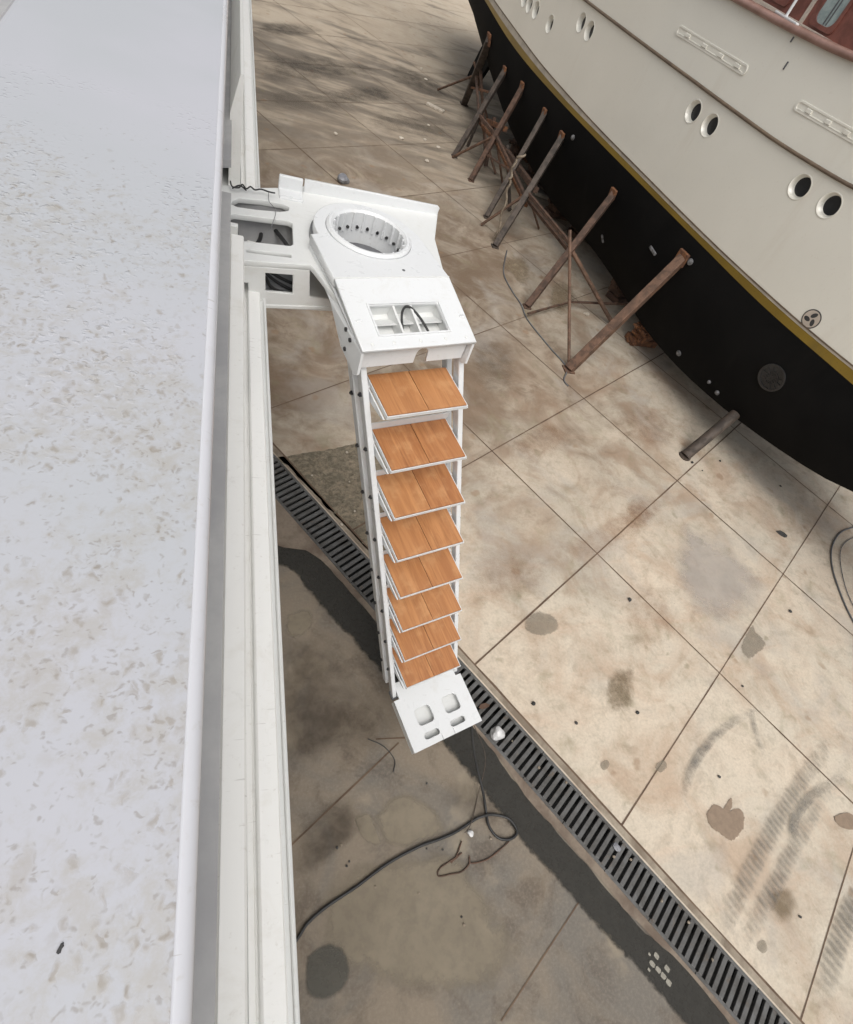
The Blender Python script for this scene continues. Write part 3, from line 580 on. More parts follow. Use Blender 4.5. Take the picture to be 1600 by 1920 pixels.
# raised back flange with tab and drilled ear
bk = [[0.392, 3.386, 3.47], [1.248, 3.487, 3.47]]
ba, bb = V(bk[0]), V(bk[1]); bx = (bb-ba).normalized(); L_ = (bb-ba).length
bn = bx.cross(UPZ)
plate('bracket_flange', [(0, 0.02), (L_-0.015, 0.0), (L_, -0.01), (L_-0.005, -0.06), (L_-0.05, -0.17), (0, -0.10)], [arc(L_-0.07, -0.075, 0.008, 0, 360, 10)[:-1]], 0.02, M_white, lad, frame(ba, bx, UPZ, bn), 0.003)
tb = [[0.246, 3.363, 3.5], [0.378, 3.366, 3.5]]
ta, tb2 = V(tb[0]), V(tb[1]); tx = (tb2-ta).normalized()
bm = bmesh.new(); tn = tx.cross(UPZ)
add_box(bm, (ta+tb2)/2+V((0, 0, -0.04)), tx, tn, UPZ, (tb2-ta).length, 0.022, 0.08, 0.006); add_box(bm, (ta+tb2)/2+tn*0.055+V((0, 0, -0.078)), tx, tn, UPZ, (tb2-ta).length, 0.11, 0.02, 0.006)
link('bracket_tab', bm, M_white, lad)
# slewing ring
def ring_mesh(name, ro, ri, z0, z1, mat, bev=0.006, seg=64, parent=lad, c=HC):
    bm = bmesh.new(); prof = [(ri, z0), (ro, z0), (ro, z1-bev), (ro-bev, z1), (ri+bev, z1), (ri, z1-bev)]
    loft(bm, [[(c.x+r*math.cos(2*math.pi*k/seg), c.y+r*math.sin(2*math.pi*k/seg), z) for r, z in prof] for k in range(seg+1)], True)
    bmesh.ops.remove_doubles(bm, verts=bm.verts[:], dist=1e-5); bmesh.ops.recalc_face_normals(bm, faces=bm.faces[:])
    return link(name, bm, mat, parent)
ring_mesh('slewing_bearing', 0.312, 0.236, 3.4205, 3.452, M_dgrey, 0.003)
sr = ring_mesh('slewing_ring', 0.234, 0.197, 3.25, 3.516, M_white, 0.012)
bm = bmesh.new()
for k in range(20):
    a = 2*math.pi*k/20; d = V((math.cos(a), math.sin(a), 0))
    add_box(bm, HC+d*0.1925+V((0, 0, -0.045)), d, V((-d.y, d.x, 0)), UPZ, 0.010, 0.009, 0.10, 0.001)
link('ring_ribs', bm, M_white, sr)
for k in range(20):
    a = 2*math.pi*(k+0.5)/20; d = V((math.cos(a), math.sin(a), 0)); bm = bmesh.new()
    add_cyl(bm, HC+d*0.199+V((0, 0, -0.075)), HC+d*0.186+V((0, 0, -0.075)), 0.0085, 10)
    link('ring_bolt', bm, M_bolt, sr)
ring_mesh('ring_base', 0.196, 0.09, 3.28, 3.335, M_dgrey, 0.01, parent=sr)
bm = bmesh.new(); add_cyl(bm, HC+V((0, 0, -0.25)), HC+V((0, 0, -0.235)), 0.197, 40); link('ring_floor', bm, M_dgrey, sr)
# swinging head: flat plate round the ring, then a sloped nose with a framed opening
mh = frame(HC, HW, HF, (0, 0, -1)) ; mh = frame(HC, HW, -HF, UPZ)
def fv(L): return [(u, -v) for u, v in L]
out = [(-0.345, 0.02), (-0.300, 0.012)]+[(0.300*math.cos(R(a)), 0.300*math.sin(R(a))) for a in range(182, 358, 8)]+[(0.310, 0.0), (0.306, 0.39), (-0.366, 0.39)]
plate('swing_plate', fv(out)[::-1], [arc(0, 0, 0.2355, 0, 360, 48)[:-1]], 0.05, M_white, lad, mh, 0.005)
NV = V((0, 0, 0)) ; sd = (HF*0.39+V((0, 0, -0.115))).normalized()       # down the sloped nose
no = HC+HF*0.39; nn = HW.cross(-sd)
mn = frame(no, HW, -sd, nn); NL = 0.407
op = [(-0.236, 0.175), (0.163, 0.172), (0.163, 0.335), (-0.236, 0.335)]
plate('nose_plate', fv([(-0.366, -0.0), (0.306, 0.0), (0.306, NL), (-0.361, NL)])[::-1], [fv(rrect(-0.24, 0.16, 0.162, 0.325, 0.012))[::-1]], 0.022, M_white, lad, mn, 0.004)
def NP(u, v, d=0.0): return no+HW*u+sd*v+nn*d
bm = bmesh.new()   # raised lip round the opening
for a, b in (((-0.247, 0.152), (0.169, 0.152)), ((-0.247, 0.333), (0.169, 0.333)), ((-0.247, 0.152), (-0.247, 0.333)), ((0.169, 0.152), (0.169, 0.333))):
    add_beam(bm, NP(*a, 0.002), NP(*b, 0.002), 0.010, 0.010, up=nn, bev=0.002, over=0.008)
link('opening_lip', bm, M_white, lad)
bm = bmesh.new()   # pocket floor, end walls and webs inside the opening
add_box(bm, NP(-0.03, 0.245, -0.085), HW, sd, nn, 0.44, 0.20, 0.006)
for u in (-0.255, 0.178): add_box(bm, NP(u, 0.245, -0.05), HW, sd, nn, 0.01, 0.20, 0.075)
for v in (0.15, 0.345): add_box(bm, NP(-0.03, v, -0.05), HW, sd, nn, 0.42, 0.01, 0.075)
for u in (-0.10, 0.0): add_box(bm, NP(u, 0.245, -0.045), HW, sd, nn, 0.012, 0.19, 0.07)
add_box(bm, NP(-0.03, 0.215, -0.062), HW, (sd*0.8+nn*0.6).normalized(), (nn*0.8-sd*0.6).normalized(), 0.41, 0.09, 0.006)
link('opening_pocket', bm, M_white2, lad)
bm = bmesh.new()
add_tube(bm, catmull([NP(-0.075, 0.345, -0.07), NP(-0.075, 0.28, -0.045), NP(-0.065, 0.21, -0.02), NP(-0.035, 0.170, -0.012), NP(0.0, 0.175, -0.012), NP(0.04, 0.23, -0.025), NP(0.07, 0.30, -0.045), NP(0.075, 0.34, -0.07)], 6), 0.0065, 8)
link('cable', bm, M_black, lad, True)
# side skirts (deeper towards the nose), cross wall with arch
for sgn, u0, u1 in ((-1, -0.366, -0.361), (1, 0.306, 0.305)):
    bm = bmesh.new(); P = []
    a0 = HC+HW*(-0.345 if sgn < 0 else 0.322)+HF*0.03
    top = [a0, HC+HW*u0+HF*0.39, NP(u1, NL)]
    pts = [top[0]+V((0, 0, -0.052)), top[1]+V((0, 0, -0.052)), NP(u1, NL, -0.024)]
    low = [top[0]+V((0, 0, -0.10)), top[1]+V((0, 0, -0.125))+HF*0.0, NP(u1, 0.19)+V((0, 0, -0.20)), NP(u1, NL-0.03)+V((0, 0, -0.175)), NP(u1, NL)+V((0, 0, -0.145))]
    ring = pts+low[::-1]; th = HW*(-0.014*sgn)
    loft(bm, [[p for p in ring], [p+th for p in ring]], True, True); bmesh.ops.recalc_face_normals(bm, faces=bm.faces[:])
    link('side_skirt', bm, M_white, lad)
wl = NP(-0.345, NL-0.035, -0.02); cw = 0.63
plate('cross_wall', [(0, 0), (cw, 0), (cw, -0.13), (0.40, -0.13)]+[(0.36+0.036*math.cos(R(a)), -0.075+0.036*math.sin(R(a))) for a in range(0, 181, 20)]+[(0.324, -0.13), (0, -0.13)], [], 0.012, M_white, lad, frame(wl, HW, UPZ, HW.cross(UPZ)), 0.002)
for (u, v, dz) in ((-0.3615, 0.215, -0.075), (-0.3615, 0.275, -0.075), (-0.361, 0.245, -0.16)):
    bm = bmesh.new(); p = NP(u, v)+V((0, 0, dz)); add_cyl(bm, p, p-HW*0.008, 0.011, 12); link('skirt_bolt', bm, M_bolt, lad)
for u in (-0.30, -0.18, -0.03, 0.12, 0.25):
    bm = bmesh.new(); p = NP(u, 0.375, 0.0); add_tube(bm, [p, p+nn*0.003, p+nn*0.005], [0.009, 0.009, 0.006], 12); link('rivet', bm, M_white2, lad)
bm = bmesh.new()
add_tube(bm, [HC+HW*(-0.362+0.664*i/40)+HF*0.391+V((0, 0, 0.001+0.0008*math.sin(i*2.1))) for i in range(41)], 0.0035, 6); link('weld_seam', bm, M_white2, lad)
bm = bmesh.new(); p = HC+HW*0.05+HF*0.33; add_tube(bm, [p-UPZ*0.01, p+UPZ*0.001], 0.009, 12); link('drain_plug', bm, M_dgrey, lad)
# four ladder stringers following the steps
def LP(i, u, fwd, up=0.0): return LO+LS*i+LW*u+LF*fwd+LU*up
for u in (-0.050, 0.550):
    for fwd, i0, i1 in ((-0.213, -1.05, 8.25), (-0.37, -0.75, 8.35)):
        bm = bmesh.new(); add_beam(bm, LP(i0, u, fwd), LP(i1, u, fwd), 0.034, 0.066, up=LF, bev=0.006)
        link('stringer', bm, M_white, lad)
# eight treads
TD = (0.282, 0.288, 0.302, 0.312, 0.322, 0.328, 0.330, 0.330)
for i in range(8):
    bm = bmesh.new(); D_ = TD[i]
    add_box(bm, LP(i, 0.25, -D_/2, -0.017), LW, LF, LU, 0.504, D_, 0.016, 0.002)
    for u in (0.0, 0.5): add_box(bm, LP(i, u, -D_/2, -0.0125), LW, LF, LU, 0.005, D_, 0.023, 0.001)
    add_box(bm, LP(i, 0.25, 0.001, -0.0125), LW, LF, LU, 0.504, 0.005, 0.023, 0.001)
    if i: add_box(bm, LP(i, 0.25, -D_-0.006, 0.012), LW, LF, LU, 0.520, 0.008, 0.075, 0.0015)
    # cheek plates that carry the tread, and the bar beneath it
    for u in (-0.012, 0.512):
        ring = [LP(i, u, 0.0, -0.025), LP(i, u, -0.28, -0.025), LP(i, u, -0.36, -0.10), LP(i, u, -0.30, -0.12), LP(i, u, -0.20, -0.075), LP(i, u, -0.02, -0.040)]
        loft(bm, [[p-LW*0.004 for p in ring], [p+LW*0.004 for p in ring]], True, True)
    add_box(bm, LP(i, 0.25, -0.235, -0.045), LW, LF, LU, 0.56, 0.03, 0.04, 0.003)
    bmesh.ops.recalc_face_normals(bm, faces=bm.faces[:])
    tr_ = link('tread', bm, M_white, lad)
    for s0, s1 in ((0.004, 0.2485), (0.2525, 0.496)):
        wb = bmesh.new(); add_box(wb, (0, 0, 0), (1, 0, 0), (0, 1, 0), (0, 0, 1), s1-s0, D_-0.006, 0.012, 0.0012)
        ob = link('wood_panel', wb, M_wood); ob.parent = tr_
        ob.matrix_parent_inverse = tr_.matrix_world.inverted(); ob.matrix_world = frame(LP(i, (s0+s1)/2, -D_/2-0.002, -0.004), LW, -LF, LU)
    for u, fwd, k in ((-0.0675, -0.213, 0.14), (-0.0675, -0.37, 0.5), (0.5675, -0.213, 0.14), (0.5675, -0.37, 0.5)):
        s = -1 if u < 0 else 1; bm = bmesh.new(); p = LP(i+k, u, fwd); add_cyl(bm, p-LW*(0.002*s), p+LW*(0.010*s), 0.0125, 12); add_cyl(bm, p+LW*(0.010*s), p+LW*(0.017*s), 0.007, 6)
        link('pivot_bolt', bm, M_bolt, lad)
# foot platform
pf = [V(p) for p in [[1.324, 1.212, 0.686], [1.442, 0.811, 0.651], [2.066, 0.994, 0.653], [1.948, 1.395, 0.688]]]
px = (pf[3]-pf[0]).normalized(); py = (pf[1]-pf[0]).normalized(); pz = px.cross(py); pz = pz if pz.z > 0 else -pz
PW, PD = (pf[3]-pf[0]).length, (pf[1]-pf[0]).length
mp = frame(pf[0], px, py, pz)
def hexq(cx, cy, w, d, r): return rrect(cx-w/2, cy-d/2, cx+w/2, cy+d/2, r)
sl1 = rrect(0.125, 0.318, 0.265, 0.368, 0.022); sl2 = rrect(0.375, 0.315, 0.515, 0.365, 0.022)
plate('foot_platform', [(0, 0.0), (0.05, 0.0), (0.05, -0.13), (PW-0.05, -0.13), (PW-0.05, 0.0), (PW, 0.0), (PW, PD), (0.385, PD), (0.385, PD-0.05), (0.380, PD-0.05), (0.380, PD), (0.272, PD), (0.272, PD-0.05), (0.267, PD-0.05), (0.267, PD), (0, PD)],
      [hexq(0.195, 0.19, 0.145, 0.135, 0.03), hexq(0.455, 0.19, 0.145, 0.135, 0.03), sl1, sl2], 0.02, M_white, lad, mp, 0.002)
bm = bmesh.new()
def PP(a, b, c=0.0): return pf[0]+px*a+py*b+pz*c
add_box(bm, PP(PW/2, PD/2, -0.070), px, py, pz, PW-0.01, PD-0.01, 0.008)
for a in (0.006, PW-0.006): add_box(bm, PP(a, PD/2, -0.045), px, py, pz, 0.01, PD-0.004, 0.056)
add_box(bm, PP(PW/2, 0.006, -0.045), px, py, pz, PW-0.024, 0.01, 0.056); add_box(bm, PP(PW/2, PD-0.008, -0.045), px, py, pz, PW-0.024, 0.01, 0.056)
link('platform_pan', bm, M_white2, lad)
for u in (-0.052, 0.552):
    bm = bmesh.new(); p = LP(8.22, u, -0.213)
    add_box(bm, p+LU*0.01, LW, LF, LU, 0.055, 0.075, 0.03, 0.004); link('stringer_shoe', bm, M_dgrey, lad)
# loose cables inside the bracket and string over it
bm = bmesh.new()
for P in ([[0.001, 3.175, 3.3], [0.019, 3.089, 3.3], [0.036, 2.973, 3.3], [0.053, 2.867, 3.3]], [[0.153, 3.14, 3.3], [0.157, 3.06, 3.3], [0.14, 2.974, 3.3], [0.101, 2.883, 3.3]], [[0.227, 3.086, 3.33], [0.261, 3.013, 3.33], [0.292, 2.939, 3.33]], [[0.103, 3.332, 3.3], [0.121, 3.376, 3.3], [0.15, 3.376, 3.3], [0.162, 3.333, 3.3]]):
    add_tube(bm, catmull(P, 5), 0.011, 8)
for P in ([[0.168, 2.72, 3.299], [0.208, 2.72, 3.264], [0.266, 2.72, 3.234], [0.341, 2.72, 3.206]], [[0.191, 2.74, 3.291], [0.247, 2.74, 3.265], [0.307, 2.74, 3.245], [0.349, 2.74, 3.24]], [[0.177, 2.7, 3.277], [0.199, 2.7, 3.235], [0.24, 2.7, 3.211], [0.296, 2.7, 3.199]]):
    add_tube(bm, catmull(P, 5), 0.009, 8)
link('cable', bm, M_black, lad, True)
bm = bmesh.new()
for P in ([[-0.009, 3.262, 3.45], [0.002, 3.209, 3.45], [0.035, 3.213, 3.45], [0.053, 3.256, 3.45], [0.073, 3.219, 3.45], [0.095, 3.252, 3.45], [0.117, 3.227, 3.45], [0.15, 3.249, 3.45], [0.192, 3.239, 3.45], [0.224, 3.241, 3.45]], [[0.003, 3.213, 3.44], [0.04, 3.259, 3.44], [0.073, 3.222, 3.44]]):
    add_tube(bm, catmull(P, 5), 0.004, 6)
link('wire_scrap', bm, M_black, lad, True)
bm = bmesh.new(); add_tube(bm, catmull([[0.191, 3.258, 3.44], [0.191, 3.155, 3.44], [0.223, 3.079, 3.44], [0.211, 2.977, 3.44], [0.193, 2.886, 3.44]], 6), 0.0018, 5); link('string', bm, M_zinc, lad, True)

# ------------------------------------------------------------------ the motor yacht across the yard
HT = [[-1.4, 8.984, 2.184, 2.325, 2.365, 8.997, 2.18, 4.196, 5.194], [-0.5, 8.841, 2.184, 2.325, 2.365, 8.923, 1.979, 4.156, 5.144], [0.6, 8.621, 2.184, 2.325, 2.365, 8.791, 1.76, 4.107, 5.083], [1.7, 8.348, 2.184, 2.325, 2.365, 8.584, 1.529, 4.058, 5.022], [2.6, 8.103, 2.184, 2.325, 2.365, 8.345, 1.311, 4.018, 4.972], [3.3, 7.878, 2.184, 2.324, 2.365, 8.151, 1.129, 3.973, 4.928], [3.65, 7.75, 2.184, 2.323, 2.363, 8.035, 0.987, 3.942, 4.901], [4.0, 7.621, 2.183, 2.317, 2.359, 7.959, 0.875, 3.91, 4.875], [4.35, 7.497, 2.182, 2.307, 2.35, 7.876, 0.784, 3.878, 4.849], [4.7, 7.379, 2.179, 2.294, 2.339, 7.779, 0.706, 3.847, 4.822], [5.05, 7.265, 2.174, 2.284, 2.331, 7.676, 0.641, 3.815, 4.795], [5.4, 7.155, 2.171, 2.28, 2.329, 7.568, 0.592, 3.778, 4.756], [5.75, 7.05, 2.171, 2.282, 2.33, 7.46, 0.554, 3.741, 4.718], [6.1, 6.95, 2.178, 2.285, 2.332, 7.358, 0.523, 3.709, 4.68], [6.45, 6.853, 2.189, 2.287, 2.335, 7.272, 0.499, 3.69, 4.645], [6.8, 6.762, 2.201, 2.288, 2.339, 7.203, 0.483, 3.671, 4.61], [7.15, 6.676, 2.21, 2.29, 2.345, 7.149, 0.471, 3.659, 4.584], [7.5, 6.597, 2.217, 2.293, 2.351, 7.115, 0.464, 3.656, 4.57], [7.85, 6.523, 2.222, 2.298, 2.357, 7.105, 0.461, 3.654, 4.556], [8.2, 6.455, 2.224, 2.302, 2.363, 7.108, 0.46, 3.651, 4.546], [8.55, 6.392, 2.226, 2.306, 2.367, 7.114, 0.46, 3.648, 4.539], [8.9, 6.333, 2.226, 2.308, 2.369, 7.115, 0.46, 3.646, 4.532], [9.25, 6.276, 2.225, 2.309, 2.371, 7.105, 0.46, 3.641, 4.53], [9.6, 6.225, 2.222, 2.308, 2.37, 7.085, 0.46, 3.636, 4.529], [9.95, 6.177, 2.218, 2.305, 2.37, 7.055, 0.46, 3.631, 4.528], [10.3, 6.133, 2.214, 2.301, 2.369, 7.003, 0.462, 3.626, 4.527], [10.65, 6.092, 2.21, 2.295, 2.37, 6.917, 0.466, 3.62, 4.527], [11.0, 6.052, 2.206, 2.289, 2.372, 6.806, 0.471, 3.615, 4.526], [11.35, 6.014, 2.202, 2.285, 2.375, 6.701, 0.48, 3.61, 4.525], [11.7, 5.977, 2.199, 2.283, 2.379, 6.631, 0.491, 3.604, 4.525], [12.05, 5.944, 2.196, 2.285, 2.383, 6.595, 0.506, 3.599, 4.524], [12.4, 5.912, 2.194, 2.287, 2.386, 6.573, 0.522, 3.594, 4.523], [12.75, 5.882, 2.192, 2.29, 2.391, 6.55, 0.542, 3.589, 4.522], [13.1, 5.853, 2.191, 2.295, 2.399, 6.514, 0.57, 3.585, 4.522], [13.45, 5.826, 2.192, 2.302, 2.41, 6.463, 0.608, 3.586, 4.521], [13.8, 5.8, 2.195, 2.311, 2.425, 6.406, 0.651, 3.586, 4.52], [14.15, 5.776, 2.2, 2.321, 2.441, 6.361, 0.694, 3.587, 4.52], [14.5, 5.753, 2.209, 2.332, 2.456, 6.336, 0.733, 3.587, 4.519], [14.85, 5.732, 2.222, 2.343, 2.471, 6.326, 0.771, 3.588, 4.518], [15.2, 5.714, 2.238, 2.355, 2.485, 6.321, 0.808, 3.588, 4.518], [15.55, 5.698, 2.258, 2.369, 2.498, 6.321, 0.849, 3.588, 4.517], [15.9, 5.683, 2.281, 2.385, 2.51, 6.328, 0.894, 3.589, 4.516], [16.25, 5.669, 2.306, 2.404, 2.524, 6.34, 0.942, 3.589, 4.516], [16.6, 5.658, 2.331, 2.422, 2.539, 6.353, 0.992, 3.59, 4.515], [16.95, 5.651, 2.354, 2.438, 2.557, 6.369, 1.042, 3.59, 4.514], [17.3, 5.649, 2.369, 2.449, 2.571, 6.395, 1.092, 3.591, 4.513], [17.65, 5.652, 2.377, 2.454, 2.579, 6.437, 1.143, 3.591, 4.513], [18.0, 5.66, 2.379, 2.456, 2.581, 6.491, 1.193, 3.592, 4.512], [18.35, 5.672, 2.38, 2.456, 2.581, 6.553, 1.248, 3.592, 4.511], [18.7, 5.689, 2.38, 2.456, 2.581, 6.627, 1.318, 3.593, 4.511], [19.6, 5.757, 2.38, 2.456, 2.581, 6.701, 1.401, 3.594, 4.509], [20.4, 5.849, 2.38, 2.456, 2.581, 6.758, 1.482, 3.595, 4.507], [21.2, 5.962, 2.38, 2.456, 2.581, 6.815, 1.553, 3.596, 4.506], [22.0, 6.118, 2.38, 2.456, 2.581, 6.912, 1.623, 3.597, 4.504], [22.8, 6.347, 2.38, 2.456, 2.581, 7.062, 1.703, 3.598, 4.502], [23.5, 6.609, 2.38, 2.456, 2.581, 7.233, 1.797, 3.599, 4.501], [24.0, 6.8, 2.38, 2.456, 2.581, 7.4, 1.9, 3.6, 4.5]]
# columns: y, x side, z antifouling top, z stripe top, z line top, x bottom, z bottom, z strake, z cap
CX = 9.05
def lerp_row(y):
    if y <= HT[0][0]: return HT[0]
    for a, b in zip(HT, HT[1:]):
        if y <= b[0]:
            t = (y-a[0])/(b[0]-a[0]); return [p+(q-p)*t for p, q in zip(a, b)]
    return HT[-1]
def XH(y, z, off=0.0):
    r = lerp_row(y); _, xg, zl, zh, zw, xk, zk, zs, zc = r
    if z <= zl:
        t = min(1, max(0, (z-zk)/(zl-zk))); x = xk+(xg-xk)*(1-(1-t)**2.2)
    else: x = xg-0.06*(z-zl)/(zc-zl)
    return x-off
def HNrm(y, z):
    e = 0.06; ty = V(((XH(y+e, z)-XH(y-e, z))/(2*e), 1, 0)); tz = V(((XH(y, z+e)-XH(y, z-e))/(2*e), 0, 1))
    n = ty.cross(tz).normalized(); return n if n.x < 0 else -n
my = thing('motor_yacht', (9.0, 9.0, 0.35), 'cream motor yacht with black bottom and gold stripe propped up on stands', 'yacht')
bm = bmesh.new(); rings = []; mats = []
for r in HT:
    y, xg, zl, zh, zw, xk, zk, zs, zc = r; side = []
    for t in (0, .04, .1, .2, .32, .46, .62, .8, 1.0):
        z = zk+(zl-zk)*t; side.append((min(XH(y, z), CX-0.02), z))
    for t in (0.05, .15, .3, .45, .6, .75, .9, 1.0):
        z = zl+(zc-zl)*t; side.append((min(XH(y, z), CX-0.02), z))
    xc = side[-1][0]; inn = min(xc+0.10, CX-0.015); dk = zc-0.75
    near = side+[(inn, zc), (inn, dk)]
    far = [(2*CX-x, z+(0.85*(1-(z-zk)/(zl-zk)) if z < zl else 0)) for x, z in near[::-1]]
    rings.append([(x, y, z) for x, z in near+far])
RR = loft(bm, rings, True, False)
cf = [bm.faces.new(RR[0][::-1]), bm.faces.new(RR[-1])]; bmesh.ops.triangulate(bm, faces=cf); bmesh.ops.recalc_face_normals(bm, faces=bm.faces[:])
print('HULLVOL', bm.calc_volume(signed=True))
n = len(RR[0])
for fc_ in bm.faces:
    c = fc_.calc_center_median(); fc_.material_index = 1 if c.z < lerp_row(c.y)[2] else 0
    fc_.smooth = True
hull = link('hull', bm, [M_top, M_anti], my)
hull.data.update()
try: hull.data.set_sharp_from_angle(angle=R(40))
except Exception: pass
# round ports are cut through the plating
ports = [[6.359, 8.571, 3.373], [6.434, 8.158, 3.368], [6.833, 6.412, 3.439], [6.962, 5.951, 3.465], [5.894, 12.277, 3.316], [5.929, 11.91, 3.3], [5.81, 13.401, 2.97], [5.754, 14.187, 2.973], [5.729, 14.568, 2.966], [5.711, 14.891, 2.979]]
cut = bmesh.new(); RP = 0.142
for p in ports:
    nn_ = HNrm(p[1], p[2]); c = V((XH(p[1], p[2]), p[1], p[2])); add_cyl(cut, c+nn_*0.15, c-nn_*0.13, RP, 40)
bmesh.ops.recalc_face_normals(cut, faces=cut.faces[:]); co = link('cutter', cut, M_top); md = hull.modifiers.new('ports', 'BOOLEAN'); md.operation = 'DIFFERENCE'; md.object = co; md.solver = 'EXACT'
bpy.context.view_layer.update()
me2 = bpy.data.meshes.new_from_object(hull.evaluated_get(bpy.context.evaluated_depsgraph_get())); hull.modifiers.clear()
print('HULLPOLY', len(hull.data.polygons), len(me2.polygons)); hull.data = me2; bpy.data.objects.remove(co)
for p in ports:
    nn_ = HNrm(p[1], p[2]); c = V((XH(p[1], p[2]), p[1], p[2])); tz = UPZ-nn_*nn_.z; tz.normalize(); tx = tz.cross(nn_); bm = bmesh.new()
    prof = [(RP+0.012, 0.001), (RP+0.008, 0.004), (RP-0.002, 0.004), (RP-0.007, 0.0), (RP-0.022, -0.085), (RP-0.032, -0.085), (RP-0.032, -0.112), (RP+0.0, -0.112), (RP+0.002, 0.001)]
    loft(bm, [[c+(tx*math.cos(2*math.pi*k/40)+tz*math.sin(2*math.pi*k/40))*r+nn_*d for r, d in prof] for k in range(41)], True)
    bmesh.ops.remove_doubles(bm, verts=bm.verts[:], dist=1e-5); bmesh.ops.recalc_face_normals(bm, faces=bm.faces[:])
    pt = link('porthole', bm, M_top, my, True)
    bm = bmesh.new(); add_cyl(bm, c-nn_*0.0885, c-nn_*0.096, RP-0.028, 32); link('glass', bm, M_glass, pt)
def band(name, za, zb, off, mat, y0=-1.3, y1=23.9, rnd_=False):
    bm = bmesh.new(); rings = []; m = 110
    for i in range(m+1):
        y = y0+(y1-y0)*i/m; a = za(lerp_row(y)); b = zb(lerp_row(y)); n_ = HNrm(y, (a+b)/2)
        pa = V((XH(y, a), y, a)); pb = V((XH(y, b), y, b))
        if rnd_:
            mid = (pa+pb)/2; hh = (pb-pa)/2
            rings.append([pa-n_*0.01, pa]+[mid-hh*math.cos(R(t))+n_*(off*math.sin(R(t))) for t in (30, 60, 90, 120, 150)]+[pb, pb-n_*0.01])
        else: rings.append([pa-n_*0.01, pa+n_*off, pb+n_*off, pb-n_*0.01])
    loft(bm, rings, True, True); bmesh.ops.recalc_face_normals(bm, faces=bm.faces[:])
    return link(name, bm, mat, my, rnd_)
band('boot_stripe', lambda r: r[2], lambda r: r[3], 0.003, M_gold)
band('pale_line', lambda r: r[3], lambda r: r[4]-0.018, 0.005, M_pale)
band('painted_ridge_shadow', lambda r: r[4]-0.016, lambda r: r[4], 0.012, M_strake)  # dark raised band painted in as the shadow line of the ridge
band('rubbing_strake', lambda r: r[7]-0.022, lambda r: r[7]+0.022, 0.035, M_strake, rnd_=True)
bm = bmesh.new(); rings = []
for i in range(111):
    y = -1.3+25.2*i/110; zc = lerp_row(y)[8]; xc = XH(y, zc)
    rings.append([(min(xc+dx, CX), y, zc+dz) for dx, dz in ((-0.055, -0.005), (-0.07, 0.02), (-0.07, 0.05), (-0.045, 0.075), (0.10, 0.085), (0.14, 0.07), (0.15, 0.03), (0.14, -0.005))])
loft(bm, rings, True, True); bmesh.ops.recalc_face_normals(bm, faces=bm.faces[:]); link('cap_rail', bm, M_caprail, my, True)
# deckhouse standing inboard of the rail
def XD(y): return XH(y, 4.3)+0.62
da, db = V((XD(5.0), 5.0, 3.75)), V((XD(13.5), 13.5, 3.75)); dx = (db-da).normalized(); dnrm = dx.cross(UPZ); dnrm = dnrm if dnrm.x < 0 else -dnrm
DL = (db-da).length
def DP(s, z, off=0.0): return da+dx*s+V((0, 0, z-3.75))+dnrm*off
bm = bmesh.new(); add_box(bm, DP(DL/2, 4.95, -1.1), dx, dnrm, UPZ, DL, 2.2, 2.4, 0.05); dh = link('deckhouse', bm, M_red, my)
bm = bmesh.new(); add_box(bm, DP(DL/2, 6.2, -1.05), dx, dnrm, UPZ, DL+0.5, 2.8, 0.12, 0.03); link('roof', bm, M_cream, dh)
wq = [[7.254, 8.476, 4.732], [7.31, 8.149, 4.682], [7.251, 8.496, 4.749], [7.212, 8.718, 4.669], [7.192, 8.837, 4.586], [7.053, 9.644, 4.572], [7.205, 8.761, 4.633], [7.357, 7.876, 4.692]]
wl0 = min((V(wq[0])-da).dot(dx), (V(wq[1])-da).dot(dx)); wl1 = max((V(wq[0])-da).dot(dx), (V(wq[1])-da).dot(dx)); wz = (wq[0][2]+wq[1][2])/2
def window(s0, s1, z0, z1, glass):
    bm = bmesh.new(); o0 = DP(s0, z0); W_, H_ = s1-s0, z1-z0
    fr = plate('window', rrect(-0.05, -0.05, W_+0.05, H_+0.05, 0.06), [rrect(0, 0, W_, H_, 0.10 if W_ > 0.2 else 0.03)], 0.03, M_red, dh, frame(o0+dnrm*0.028, dx, UPZ, dnrm), 0.004)
    bm = bmesh.new(); add_box(bm, o0+dx*(W_/2)+UPZ*(H_/2)+dnrm*0.008, dx, dnrm, UPZ, W_+0.02, 0.008, H_+0.02); link('pane', bm, glass, fr)
    bm = bmesh.new()
    add_box(bm, o0+dx*(W_/2)+UPZ*(H_*0.52)+dnrm*0.017, dx, dnrm, UPZ, W_, 0.010, 0.025)
    for q_ in (0.33, 0.47): add_box(bm, o0+dx*(W_*q_)+UPZ*(H_*0.26)+dnrm*0.0165, dx, dnrm, UPZ, 0.014, 0.008, H_*0.5)
    link('glazing_bar', bm, M_dgrey, fr)
window(wl0, wl1, wz, wz+0.95, M_curtain)
gap = 0.34; ww = wl1-wl0
for k in range(1, 6): window(wl0+k*(ww+gap+0.25), wl1+k*(ww+gap+0.25), wz+0.02, wz+0.97, M_glass if k % 2 else M_curtain)
bm = bmesh.new()
for k in range(0, 6):
    s = wl1+gap*0.5+k*(ww+gap+0.25)
    add_box(bm, DP(s, 4.95, 0.012), dx, dnrm, UPZ, 0.055, 0.03, 2.38, 0.004)
link('wall_batten', bm, M_cream, dh)
bm = bmesh.new(); add_box(bm, DP(DL/2, 4.60, 0.012), dx, dnrm, UPZ, DL, 0.05, 0.06, 0.006); link('wall_batten', bm, M_cream, dh)
